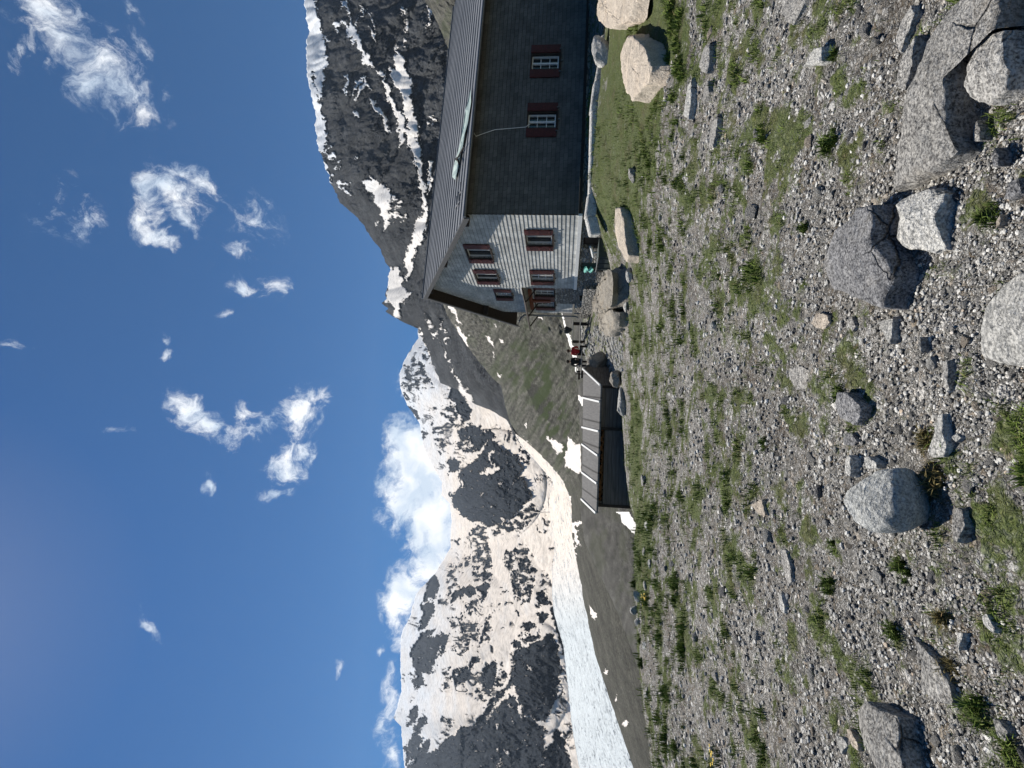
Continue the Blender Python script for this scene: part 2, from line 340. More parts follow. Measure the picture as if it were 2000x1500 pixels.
rocksA = [butt, bigL, lowL,
 T(6, [(455,140),(380,160),(300,210),(240,280),(215,310),(230,400),(240,500),(260,600),(230,690),(300,720),(350,700),(370,680),(320,640),(340,580),(440,570),(400,520),(470,490),(450,420),(520,400),(560,320),(600,250),(590,180),(510,180),(490,200),(400,235),(390,210)]),
 T(6, [(600,610),(650,550),(760,510),(820,570),(800,630),(740,650),(700,670),(640,670)]),
 T(6, [(930,500),(1000,480),(1040,430),(1060,500),(1050,640),(1020,720),(960,780),(950,700),(900,650),(920,560)]),
 T(6, [(1650,1110),(1600,1250),(1520,1340),(1490,1500),(1490,2200),(1800,2200),(1800,1500),(1740,1400),(1700,1240)]),
 T(6, [(1190,590),(1160,680),(1080,760),(1000,840),(930,930),(880,1000),(820,1090),(960,1060),(990,960),(1080,830),(1200,680),(1240,620)]),
 T(6, [(180,1080),(210,960),(240,900),(290,890),(270,1000),(220,1080),(190,1110)]),
 T(6, [(1330,70),(1410,80),(1420,140),(1370,170),(1300,140)]), T(6, [(1170,260),(1270,250),(1290,320),(1230,330)]), T(6, [(1290,250),(1380,190),(1470,220),(1360,290)]),
 T(6, [(810,420),(870,410),(880,460),(830,480),(800,540),(790,480)]), T(6, [(1080,470),(1105,455),(1100,500)]), T(6, [(1080,540),(1100,530),(1100,550)]), T(6, [(1250,190),(1270,180),(1275,205)]), T(6, [(1330,185),(1350,180),(1350,200)]),
 T(6, [(1620,840),(1690,760),(1710,740),(1660,820),(1600,900)]),
 T(4, [(870,520),(960,470),(1000,440),(1100,470),(1160,500),(1220,510),(1240,540),(1200,600),(1130,620),(1080,700),(1030,700),(1000,600),(900,590)]),
 T(4, [(780,800),(850,780),(900,840),(870,890),(800,920),(780,870)]),
 T(4, [(790,0),(860,0),(880,80),(930,180),(1000,300),(1000,360),(950,420),(880,350),(870,260),(800,200)]),
 T(4, [(370,260),(430,270),(490,370),(480,420),(400,330)]), T(4, [(520,500),(560,540),(530,640)]), T(4, [(330,100),(400,180),(360,200)]),
 T(5, [(600,720),(650,700),(680,790),(680,900),(600,960),(540,980),(540,900),(560,830)]), T(5, [(520,1000),(650,980),(640,1100),(560,1220),(500,1260),(520,1100)]), T(5, [(440,900),(560,760),(590,720),(600,740),(480,860)]),
 T(5, [(840,880),(900,850),(1020,820),(1030,840),(1130,790),(1190,810),(1180,870),(1160,900),(1110,980),(1090,960),(1110,860),(1040,850),(1040,880),(960,920),(940,900),(900,950),(890,900),(860,960),(820,1030),(800,970)]),
 T(5, [(1640,900),(1700,860),(1740,920),(1780,1000),(1720,1000),(1650,980)]), T(5, [(1660,1080),(1700,1060),(1750,1100),(1700,1200)]), T(5, [(1520,1200),(1600,1180),(1620,1230),(1540,1260)]), T(5, [(820,380),(880,350),(890,420),(860,440)]),
 T(5, [(1780,1030),(1840,1040),(1850,1150),(1880,1260),(1920,1500),(1900,1500),(1850,1300),(1800,1120)]),
 T(5, [(1440,1080),(1490,1070),(1480,1110)]), T(5, [(730,200),(750,230),(735,290),(715,270)])]
snowsA = [T(4, [(1160,720),(1210,700),(1210,800),(1280,890),(1260,910),(1170,940),(1080,930),(1080,910),(1140,900),(1150,875),(1230,880),(1190,800)]), T(4, [(910,1010),(945,1010),(930,1070),(905,1070)]), T(4, [(1170,1240),(1200,1220),(1210,1260)]), T(4, [(1290,1340),(1340,1380),(1300,1420)]), T(4, [(1280,1010),(1330,1000),(1300,1035)]), T(4, [(1100,1120),(1140,1120),(1120,1135)]),
 T(4, [(780,1050),(850,1020),(870,1060),(840,1130),(790,1120)]), T(4, [(940,560),(1000,570),(980,580)]), T(4, [(1120,490),(1150,490),(1140,530)]),
 T(6, [(640,585),(690,600),(680,625),(650,620)]), T(6, [(1350,490),(1400,510),(1410,560),(1380,570)]), T(6, [(1170,715),(1220,715),(1190,790),(1100,850),(1040,900),(990,960),(950,1060),(975,960),(1050,860)]), T(6, [(1260,850),(1290,890),(1320,970),(1310,1000),(1270,970),(1300,960)]), T(6, [(1180,870),(1200,910),(1160,920)]), T(6, [(1390,1010),(1430,1040),(1400,1030)]), T(6, [(1030,1080),(1070,1080),(1060,1130)]), T(6, [(1120,1320),(1150,1320),(1160,1390),(1130,1360)]), T(6, [(1060,1310),(1090,1330),(1070,1340)]), T(6, [(1100,1400),(1110,1400),(1080,1500),(1070,1480)]), T(6, [(250,1390),(270,1400),(220,1460),(190,1500),(180,1470)]), T(6, [(470,380),(490,330),(500,300),(490,440),(470,440)]),
 T(6, [(810,1270),(825,1300),(815,1320)])]
mottA = [T(6, [(620,330),(820,80),(900,100),(860,250),(700,420)]), T(6, [(950,20),(1010,80),(920,300),(870,400),(870,300)]), T(6, [(850,720),(900,560),(960,720),(990,800),(880,880)]), T(6, [(520,1000),(600,1000),(640,1080),(560,1200),(500,1220)]), T(6, [(580,30),(760,20),(800,110),(640,170)]), T(6, [(1070,580),(1140,570),(1150,640),(1060,700),(1040,740)]), T(6, [(520,530),(600,520),(590,720),(540,760)]), T(6, [(1640,1110),(1700,1160),(1790,1500),(1900,2200),(1700,2200),(1760,1500),(1680,1260)]), T(6, [(210,560),(300,590),(370,680),(260,740),(220,680)]),
 T(4, [(730,250),(870,270),(890,400),(860,460),(780,400),(720,340)]), T(4, [(380,100),(480,100),(620,0),(330,0),(340,60)]), T(4, [(600,370),(650,430),(620,480)]), T(4, [(870,570),(1000,600),(1030,720),(950,760),(880,660)]), T(4, [(640,520),(720,480),(760,700),(700,760)]), T(4, [(1500,640),(1580,700),(1560,860),(1480,780)]), T(4, [(1720,940),(1770,960),(1770,1020),(1740,1010)]), T(4, [(890,280),(1000,350),(990,440),(890,520),(870,400)]), T(4, [(1480,1200),(1640,1230),(1680,1300),(1500,1480),(1360,1480),(1400,1350)]),
 T(3, [(380,1200),(500,1190),(580,1350),(640,1490),(330,1490),(350,1350)]), T(3, [(500,1060),(560,1080),(620,1200),(680,1340),(600,1300)]),
 T(5, [(980,300),(1050,220),(1180,260),(1150,330),(1170,420),(1200,600),(1200,780),(1080,770),(1000,800),(1030,600),(1020,450)]), T(5, [(1320,520),(1450,420),(1560,440),(1600,560),(1640,700),(1600,900),(1560,980),(1480,1000),(1400,880),(1370,700)]), T(5, [(1290,870),(1330,830),(1370,860),(1300,900)]), T(5, [(820,640),(900,600),(900,680),(820,700)]), T(5, [(930,540),(1000,520),(1020,640),(930,640)]), T(5, [(800,760),(880,760),(870,860),(800,860)]), T(5, [(1200,1090),(1150,1150),(1100,1280),(1120,1300),(1200,1180)]), T(5, [(700,930),(780,900),(720,1040),(690,1030)]), T(5, [(920,1100),(1000,960),(1080,960),(960,1160)]), T(5, [(1120,1250),(1180,1220),(1200,1350),(1100,1380)]), T(5, [(1400,140),(1600,60),(1560,200),(1440,230)]), T(5, [(780,640),(830,620),(820,880),(760,900)]), T(5, [(900,1240),(1040,1180),(1000,1400),(860,1480)]), T(5, [(1180,240),(1400,200),(1380,320),(1240,330)])]
def baseA(U, V):
    a = U+26*fbm(U/60, V/60, 3, .5, 31); b = V+26*fbm(U/60, V/60, 3, .5, 32)
    st = fbm((a+b*.35)/9, (b-a*.2)/26, 5, .65, 4); pt = smooth(-.1, .5, fbm(U/55, V/45, 4, .55, 12)+np.where(U > 640, .25, -.05))
    return .90+np.minimum(0, st*.75-.02)*pt+.1*smooth(880, 820, V)
def reliefA(U, V, t):
    wu = U+5*fbm(U/16, V/16, 4, .6, 1); wv = V+5*fbm(U/16, V/16, 4, .6, 2)
    r = .03*ridge((U+V*.3)/90, V/130, 3, .35, 2); hi_ = .034*ridge((U+V*.3)/30, V/44, 6, .6, 4)
    b = np.zeros_like(U)
    for p, q in ((butt, .13), (bigL, .06), (lowL, .05)):
        c = np.mean(p, 0); pp = np.array(p); rad = (pp[:, 0].ptp()/2 if hasattr(pp, 'ptp') else np.ptp(pp[:, 0])/2), np.ptp(pp[:, 1])/2
        e = np.clip(1-np.sqrt(((U-c[0])/rad[0])**2+((V-c[1])/rad[1])**2)*.75, 0, 1)
        b = b-q*np.sqrt(e)*np.where(inpoly(wu, wv, p), 1, .6)
    return r+b, hi_
M_far = mat_mountain('far_massif_rock_and_snow', (.017,.025,.036), (.062,.075,.092), (.80,.725,.64), None, 1., soft=(.26, .66))
layer('snowy_mountain', skyA, -420, 960, 1.6, lambda q: 1150 if q < 500 else 1120, planar(2600, 8500, 1.0), reliefA,
      paint_fn(baseA, rocksA, snowsA, mottA, dustf=lambda U, V: smooth(800, 930, V)*.9*smooth(860, 640, U)+.14+.3*fbm(U/40+V/60, V/14, 4)), M_far, 260, jag=1.2)

# --- E: the glacier tongue that flows past
skyE = [(-400,1176),(-200,1150),(0,1131),(80,1117),(160,1109),(240,1100),(300,1082),(340,1078),(400,1080),(433,1084),(520,1070),(560,1080),(640,1010),(700,990)]
def paintE(U, V, t):
    st = fbm(U/90-V/16, (V+U*.23)/5, 5, .6, 9)
    edge = smooth(.25, .6, t+.1*fbm(U/12, V/5, 4, .6, 4))
    return {'snow': np.clip(.80-.30*np.abs(st)-.25*(np.abs(fbm(U/60, (V+U*.25)/3.2, 4, .6, 2)) < .08)-(.35*smooth(.02, 0, t)), 0, 1), 'tone': np.full(U.shape, .75), 'green': U*0, 'dust': np.clip(smooth(250, 480, U)*.95+.08, 0, 1)}
M_ice = mat_mountain('glacier_ice', (.22,.25,.27), (.40,.43,.45), (.78,.70,.62), None, 3., bs=.5)
layer('glacier', skyE, -420, 700, 1.6, lambda q: np.interp(q, [-400,0,80,200,433,560,700], [1380,1260,1235,1195,1140,1125,1090]), planar(1100, 2700, .8),
      lambda U, V, t: (.012*ridge(U/60, (V+U*.25)/9, 4, .5, 4), .01*fbm(U/5, V/4, 3)), paintE, M_ice, 110, jag=.6)

# --- B: the near rocky mountain on the right
skyB = [(655,1002),(680,990),(700,955),(712,925),(740,890),(752,860),(800,842),(820,832),(850,818),(858,816),(874,780),(886,760),(892,752),(898,758),(908,746),(916,756),(924,752),(940,758),(964,760),(974,762),(994,750),(1018,740),(1030,727),(1059,712.6),(1083,689),(1103.5,665),(1139,648),(1187,631),(1206,623),(1243,616.6),(1279,616),(1316,607),(1355,598.7),(1398,598),(1427,601),(1437,604),(1466,599),(1490,595),(1600,585),(1900,600)]
snowsB = [T(1, [(60,-600),(150,-600),(150,0),(165,200),(200,400),(205,700),(185,900),(210,1050),(240,1180),(270,1200),(290,1320),(345,1500),(0,1500),(0,0)]),
 T(1, [(150,0),(230,0),(240,160),(290,340),(350,650),(350,750),(310,850),(300,1000),(290,1120),(250,1190),(200,1000),(200,700),(200,400),(165,200)]),
 T(2, [(210,-10),(330,-10),(350,100),(350,220),(320,240),(330,300),(260,330),(0,330),(0,-10)]), T(2, [(245,325),(290,370),(350,490),(410,670),(400,725),(250,520)]),
 T(1, [(505,0),(580,0),(620,170),(600,170),(550,60),(510,110)]),
 T(1, [(560,90),(600,180),(680,330),(760,540),(850,680),(870,770),(940,870),(1030,880),(980,850),(900,800),(850,760),(800,760),(750,720),(770,670),(700,500),(640,430),(570,410),(600,370),(540,270),(500,250),(450,370),(435,350),(440,250),(530,230),(600,290),(620,280),(590,180)]),
 T(1, [(600,380),(680,350),(720,480),(790,620),(860,700),(860,760),(760,760),(740,700),(770,660),(690,500)]),
 T(1, [(640,430),(660,500),(650,590),(630,530),(600,440)]), T(1, [(735,40),(765,90),(765,180),(720,210),(690,310),(680,310),(710,200),(750,170)]), T(1, [(800,80),(840,140),(915,320),(900,320),(850,210)]), T(1, [(820,300),(900,400),(915,490),(860,420)]), T(1, [(305,400),(340,410),(380,480),(350,490)]),
 T(1, [(550,850),(600,880),(590,960),(570,1080),(550,1070),(560,960)]), T(1, [(690,900),(730,900),(770,870),(780,900),(700,1000),(640,1080),(630,1090),(680,980)]), T(1, [(800,870),(820,960),(870,1030),(800,980),(750,1010),(710,1110),(670,1160),(700,1030),(760,970)]),
 T(1, [(830,1130),(880,1130),(920,1220),(970,1250),(1020,1340),(1050,1460),(1080,1500),(1010,1500),(980,1400),(930,1290),(840,1180)]), T(1, [(650,1255),(715,1300),(710,1360),(680,1350)]),
 T(1, [(1000,880),(1030,890),(1040,980),(1090,1010),(1100,1130),(1150,1250),(1240,1320),(1250,1510),(1160,1510),(1150,1350),(1060,1220),(1030,1080),(1000,1000)]),
 T(1, [(1130,510),(1170,600),(1230,680),(1260,850),(1310,920),(1320,1080),(1340,1300),(1400,1400),(1390,1510),(1310,1510),(1250,1330),(1210,1230),(1230,1120),(1100,940),(1050,850),(1070,740),(1110,800),(1130,780),(1120,640)]),
 T(1, [(1470,-20),(1530,80),(1570,140),(1540,230),(1490,340),(1480,330),(1530,200),(1510,110)]), T(1, [(1230,470),(1245,520),(1230,540),(1222,500)]), T(1, [(1230,60),(1245,90),(1220,200),(1208,190)]),
 T(2, [(980,-10),(1030,-10),(1070,100),(1050,110)]),
 T(2, [(1155,-10),(1230,-10),(1240,80),(1300,60),(1310,-10),(1400,-10),(1390,180),(1430,300),(1430,400),(1470,460),(1440,540),(1470,700),(1480,900),(1500,960),(1500,1150),(1470,1170),(1480,1270),(1390,1430),(1330,1460),(1280,1500),(1270,1500),(1290,1390),(1340,1330),(1330,1150),(1410,1080),(1440,1040),(1430,800),(1400,650),(1370,500),(1350,380),(1290,280),(1240,100),(1220,270),(1190,270)]),
 T(2, [(1520,430),(1560,440),(1550,700),(1520,820),(1490,740),(1510,600)]),
 T(2, [(750,680),(800,650),(860,670),(830,590),(890,650),(980,710),(1050,760),(1060,800),(1060,950),(1040,1050),(1060,1170),(1030,1200),(980,1250),(1000,1150),(970,1060),(930,950),(880,870),(780,740)]),
 T(2, [(650,400),(690,400),(670,440)]), T(2, [(935,1125),(925,1160),(890,1215),(900,1160)]),
 T(3, [(440,-5),(550,-5),(540,50),(470,130),(430,230),(440,290),(380,460),(350,450),(370,300),(330,260),(400,100)]),
 T(3, [(180,335),(290,305),(330,430),(340,510),(440,570),(350,620),(310,680),(300,830),(240,790),(250,700),(160,640),(180,500)]),
 T(3, [(870,70),(950,90),(1000,200),(960,260),(900,160)]), T(4, [(880,80),(960,90),(1010,200),(1000,240),(930,230),(900,150)])]
mottB = [T(2, [(1060,810),(1110,810),(1190,900),(1230,1000),(1270,1080),(1210,1140),(1150,1100),(1100,1170),(1040,1180),(1050,1000)]), T(3, [(520,730),(580,790),(650,900),(680,1000),(720,1080),(640,1010),(580,880)]), T(3, [(450,820),(480,860),(520,960),(560,1060),(640,1200),(560,1150),(500,1010)]), T(1, [(200,250),(260,260),(300,380),(360,660),(340,700),(220,520)]), T(2, [(330,220),(420,300),(480,420),(500,560),(440,560),(380,420),(330,300)]), T(1, [(1220,100),(1280,100),(1270,560),(1230,560)]), T(2, [(440,640),(620,700),(600,820),(520,830)]),
 T(3, [(700,800),(780,1000),(760,1060),(690,900)]), T(1, [(1480,1340),(1600,1340),(1600,1450),(1500,1440)]), T(3, [(720,1060),(800,1240),(920,1480),(880,1480),(760,1240)])]
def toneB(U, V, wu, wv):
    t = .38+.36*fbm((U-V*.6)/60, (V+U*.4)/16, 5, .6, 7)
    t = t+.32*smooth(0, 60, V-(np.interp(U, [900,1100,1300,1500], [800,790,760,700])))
    t = t-.15*smooth(900, 860, U)  # shade on the left ridge, put into the rock tone
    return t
def reliefB(U, V, t):
    return .07*ridge((U-V*.55)/90, (V+U*.35)/140, 3, .32, 3), .035*ridge((U-V*.5)/26, (V+U*.4)/40, 6, .58, 5)
M_near = mat_mountain('near_mountain_rock', (.030,.034,.040), (.125,.13,.132), (.88,.82,.74), None, 2.4, soft=(.38, .56))
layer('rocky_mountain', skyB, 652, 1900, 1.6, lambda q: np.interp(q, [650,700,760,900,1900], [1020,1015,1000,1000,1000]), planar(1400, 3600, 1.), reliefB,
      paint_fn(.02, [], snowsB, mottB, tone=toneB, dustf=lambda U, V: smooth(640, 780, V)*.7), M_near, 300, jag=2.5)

# --- C: grassy scree slope of the valley side, with the lateral moraine at its foot
skyC = [(-400,1330),(-200,1290),(3,1228),(80,1201),(200,1161),(300,1138),(433,1114),(520,1108),(560,1101),(596,1071),(624,1043),(656,1004),(690,991),(748,978),(760,963),(820,915),(884,873),(940,855),(1000,862),(1150,880),(1300,900),(1400,878),(1466,850),(1500,829),(1600,790),(1900,740)]
snowsC = [T(3, [(700,500),(740,500),(745,600),(715,590)]), T(3, [(750,510),(830,570),(960,640),(980,660),(950,690),(870,650),(790,600)]), T(3, [(840,870),(890,900),(950,990),(970,1100),(920,1050),(890,960)]), T(3, [(745,590),(830,700),(900,860),(880,860),(790,690)]), T(3, [(1140,980),(1195,1000),(1222,1090),(1190,1060)]), T(3, [(1235,795),(1280,835),(1270,845)]), T(3, [(1228,860),(1285,925),(1240,885)]), T(3, [(1268,985),(1308,1045),(1285,1050)]), T(3, [(1238,1330),(1292,1360),(1282,1395)]), T(3, [(1648,780),(1692,800),(1692,835)]), T(3, [(1200,1120),(1240,1190),(1225,1190)]), T(3, [(970,960),(990,970),(985,990),(970,985)]),
 T(4, [(1740,570),(1850,620),(1895,660),(1890,700),(1860,735),(1800,650)]), T(7, [(735,570),(780,600),(820,640),(850,625),(900,680),(912,760),(912,860),(870,930),(780,900),(720,850),(715,760),(740,680)]),
 T(8, [(455,550),(475,560),(492,615),(480,640),(460,600)]), T(8, [(535,910),(562,940),(550,955)]), T(8, [(605,1065),(618,1100),(605,1112)]), T(8, [(655,1220),(682,1230),(672,1255),(645,1248)]), T(8, [(345,70),(400,200),(380,190)]),
 T(4, [(1560,680),(1620,700),(1800,900),(1760,870)]), T(4, [(1900,1020),(1950,1100),(1985,1240),(1960,1230),(1930,1150)]), T(5, [(1930,0),(1960,60),(1990,200),(1960,150)]), T(5, [(1880,200),(1920,300),(1990,380),(1930,330)]), T(4, [(1520,440),(1540,440),(1545,490),(1530,480)]), T(4, [(1350,450),(1375,455),(1365,480)])]
mottC = [T(8, [(300,60),(400,60),(370,330),(330,250)]), T(4, [(1740,560),(1860,620),(1900,700),(1850,740),(1780,660)]), T(4, [(1500,560),(1640,700),(1850,920),(1830,960),(1600,740)])]
def greenC(U, V, wu, wv):
    g = smooth(.0, .5, fbm(U/40, (V-U*.5)/20, 5, .6, 11)+.15)
    band = np.exp(-((U-700)/110)**2-((V-1065-(740-U)*.25)/38)**2)*1.2+np.exp(-((U-780)/60)**2-((V-1010)/50)**2)*.5
    return g*band+.4*smooth(560, 800, U)*smooth(.0, .6, fbm(U/50, V/40, 4, .6, 3))
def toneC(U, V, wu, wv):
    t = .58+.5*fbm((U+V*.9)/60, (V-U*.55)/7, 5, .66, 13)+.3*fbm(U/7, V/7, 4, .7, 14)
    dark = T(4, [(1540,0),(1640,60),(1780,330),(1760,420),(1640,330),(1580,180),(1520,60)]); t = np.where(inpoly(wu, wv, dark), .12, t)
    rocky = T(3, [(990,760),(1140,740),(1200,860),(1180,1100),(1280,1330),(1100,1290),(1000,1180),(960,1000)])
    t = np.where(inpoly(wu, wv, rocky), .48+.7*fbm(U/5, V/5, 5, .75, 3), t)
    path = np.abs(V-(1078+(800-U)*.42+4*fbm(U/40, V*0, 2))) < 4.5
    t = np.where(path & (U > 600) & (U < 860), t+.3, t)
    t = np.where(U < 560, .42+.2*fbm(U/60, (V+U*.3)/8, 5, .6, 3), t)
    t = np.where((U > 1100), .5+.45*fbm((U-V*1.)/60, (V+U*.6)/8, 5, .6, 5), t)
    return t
M_slope = mat_mountain('scree_slope', (.078,.076,.062), (.19,.185,.155), (.88,.80,.72), (.06,.085,.028), 9., bs=1.)
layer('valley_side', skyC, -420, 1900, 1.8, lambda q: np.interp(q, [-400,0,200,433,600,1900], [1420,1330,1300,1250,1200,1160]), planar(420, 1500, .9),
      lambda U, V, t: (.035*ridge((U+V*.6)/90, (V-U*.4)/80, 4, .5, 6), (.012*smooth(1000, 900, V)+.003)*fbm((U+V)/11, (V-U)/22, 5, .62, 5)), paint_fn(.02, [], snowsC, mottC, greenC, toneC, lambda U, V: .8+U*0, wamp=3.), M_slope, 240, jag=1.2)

# --- D: the nearer moraine just below the brow
skyD = [(-400,1380),(-200,1330),(7,1277),(70,1272),(133,1266),(233,1233),(300,1208),(360,1180),(440,1143),(500,1134),(560,1136),(700,1131),(760,1126),(790,1121),(812,1116),(850,1105),(882,1097),(1000,1090),(1900,1060)]
snowsD = [T(7, [(1195,1295),(1345,1300),(1400,1400),(1450,1500),(1440,1560),(1270,1400),(1260,1330)]), T(3, [(1880,740),(1900,790),(2000,1080),(2030,1180),(2040,1330),(1990,1330),(1930,1000),(1880,800)]), T(7, [(800,100),(860,150),(905,200),(908,290),(890,280),(840,190)])]
M_mor = mat_mountain('moraine_gravel', (.062,.061,.056), (.135,.132,.12), (.85,.80,.72), (.05,.06,.025), 60., bs=.7)
layer('moraine', skyD, -420, 1900, 2.4, lambda q: 1460, planar(45, 380, .75), lambda U, V, t: (.02*ridge(U/60, V/40, 3, .5, 7), .012*fbm(U/12, V/6, 5, .6, 5)),
      paint_fn(.02, [], snowsD, [], lambda U, V, a, b: .35*smooth(0, .6, fbm(U/50, V/25, 4, .6, 2)+.1), lambda U, V, a, b: .45+.3*fbm(U/30, V/9, 5, .65, 2), lambda U, V: .6+U*0, wamp=2.5), M_mor, 150, jag=1.2)

# ------------------------------------------------------------------ the near ground
def gp(U, V, y): p = at(U, V, y); return (p[0], p[1], p[2])
CP = [(0,0,0),(-3,0,0),(3,0,0),(0,-6,0),(6,-5,.1),(-6,-5,0),(0,2,0),(-1.5,2.2,0),(1.6,2.2,0),(0,3.5,.0),(-3,4,-.05),(3,3.6,.05),(0,6,-.02),(4,5.5,.12),(-4,6,-.08),
 gp(10,1277,8.2), gp(250,1247,10.6), gp(433,1240,12.6), gp(500,1238,18), gp(620,1221,18.5), gp(740,1210,19), gp(850,1216,15.5), gp(940,1214,15), gp(1000,1222,14.),
 gp(1060,1212,13), gp(1300,1300,7.6), gp(1400,1310,7.4), gp(1460,1300,8), gp(1200,1230,11.), gp(1350,1215,11.5), gp(1500,1210,12), gp(1100,1157,15.2), gp(1200,1160,15.3), gp(1350,1170,15.5), gp(1500,1188,15.8),
 gp(830,1195,20), gp(850,1168,24), gp(800,1152,27), gp(1000,1196,19.4),gp(1052,1192,17.6),gp(950,1184,22.5),gp(905,1172,25.5),(1.6,27.5,.5),(3.6,29,.52),(2.2,31,.5),(6,34,.4),(9,18,1.15),(14,22,1.25),(12,30,1.2),(20,26,1.4),(9,8,.9),(14,12,1.5),(0,13,-.38),(0,9.5,-.14),(-3,13,-.4),
 (-6,14,-1.2),(-9,12,-1.6),(-8,20,-4),(-2,28,-2.4),(-14,8,-3),(-13,30,-9),(0,42,-4),(-8,42,-10),(10,45,-2),(-22,0,-4),(-20,20,-9),(22,2,1.5),(-26,44,-16),(28,44,0)]
CP = np.array(CP, float)
def tps_fit(P):
    n = len(P); d = np.linalg.norm(P[:, None, :2]-P[None, :, :2], axis=2); K = np.where(d > 0, d*d*np.log(d+1e-9), 0)+np.eye(n)*.02
    A = np.zeros((n+3, n+3)); A[:n, :n] = K; A[:n, n] = 1; A[:n, n+1:] = P[:, :2]; A[n, :n] = 1; A[n+1:, :n] = P[:, :2].T
    b = np.zeros(n+3); b[:n] = P[:, 2]; return np.linalg.solve(A, b)
TW = tps_fit(CP)
def hz0(x, y):
    x = np.asarray(x, float); y = np.asarray(y, float); n = len(CP); r = TW[n]+TW[n+1]*x+TW[n+2]*y
    for i in range(n):
        d2 = (x-CP[i, 0])**2+(y-CP[i, 1])**2; r = r+TW[i]*.5*d2*np.log(d2+1e-12)
    return r
def hz(x, y):
    x = np.asarray(x, float); y = np.asarray(y, float)
    cx = np.clip(x, -26, 28); cy = np.clip(y, -6, 45)
    z = hz0(cx, cy); ov = np.hypot(x-cx, y-cy); z = z-ov*.45*smooth(-40, 20, y)
    near = smooth(60, 30, np.hypot(x, y))
    return z+near*(.035*fbm(x*.7, y*.7, 3, .5, 1)+.014*fbm(x*3, y*3, 4, .55, 2))
def gz(x, y): return float(hz(np.array([x]), np.array([y]))[0])
def ghit(U, V, dz=0.):
    d = ray(U, V); ks = np.linspace(1.0, 45, 900); P = EYE+d[None]*ks[:, None]; dd = P[:, 2]-hz(P[:, 0], P[:, 1])-dz
    i = np.where(dd < 0)[0]
    if len(i) == 0: return None
    i = i[0]
    if i == 0: return P[0]
    a = dd[i-1]/(dd[i-1]-dd[i]); return P[i-1]+(P[i]-P[i-1])*a
# how green it is, by place
GB = [(1300,1230,260,60,1.4),(1200,1190,190,34,1.3),(1440,1290,100,60,1.3),(1120,1215,50,26,.8),(1080,1270,90,24,.3),(620,1243,150,16,1.1),(430,1255,170,24,1.0),(250,1290,160,26,.55),(840,1245,90,22,.8),(960,1250,80,22,.7),(700,1275,90,16,.45),(1030,1320,180,30,.3),(80,1300,120,26,.4),
 (1250,1500,60,120,.75),(1190,1640,60,60,.6),(1120,1560,50,60,.45),(1330,1660,60,50,.5),(960,1480,70,40,.4),(1420,1680,30,40,.4),(660,1500,40,40,.35),(690,1680,45,40,.5),(560,1565,30,50,.35),(470,1490,20,28,.6),(640,1600,50,40,.5),(730,1480,60,30,.4),(430,1830,50,60,.35),(480,1790,40,30,.45),(600,1860,50,40,.5),(330,1780,50,50,.4),(290,1960,80,50,.35),(180,1850,50,40,.5),(120,1480,60,60,.35),(60,1480,90,40,.4),(80,1950,60,50,.5),(380,1450,90,60,.25),(850,1400,160,50,.3),(1380,1600,60,50,.35),(900,1900,50,60,.35),(1010,1930,40,40,.45),(550,1950,60,50,.35),(350,1340,120,30,.35),(1400,1460,60,40,.25),(1000,1700,60,60,.3),(1150,1360,140,40,.35)]
def green(x, y, z):
    U, V = proj(np.stack([x, y, z], -1)); g = np.zeros(U.shape)
    for a, b, ra, rb, w in GB: g = np.maximum(g, w*np.exp(-(((U-a)/ra)**2+((V-b)/rb)**2)))
    g = np.maximum(g*np.where((V > 1750), .5, 1), .16+.22*smooth(1800, 1400, V)); n = fbm(x*1.3, y*1.3, 4, .6, 21)*.6+fbm(x*5, y*5, 4, .65, 22)*.5
    return np.clip((g+n*.62-.20)*2.2, 0, 1)
azs = np.concatenate([np.arange(-180, -52, 4.), np.arange(-52, 52, .14), np.arange(52, 184, 4.)])
rs = np.concatenate([[.05, .5], np.exp(np.arange(np.log(1.0), np.log(60), .0062)), [75, 100]])
A_, R_ = np.meshgrid(np.radians(azs), rs)
X_ = R_*np.sin(A_); Y_ = R_*np.cos(A_); Z_ = hz(X_, Y_)
fade = smooth(25, 10, R_)
Z_ = Z_+fade*(.010*np.abs(fbm(X_*9, Y_*9, 3, .6, 3))+.006*fbm(X_*28, Y_*28, 2, .6, 4))
gr_ = green(X_, Y_, Z_)
Z_ = Z_+fade*gr_*.018
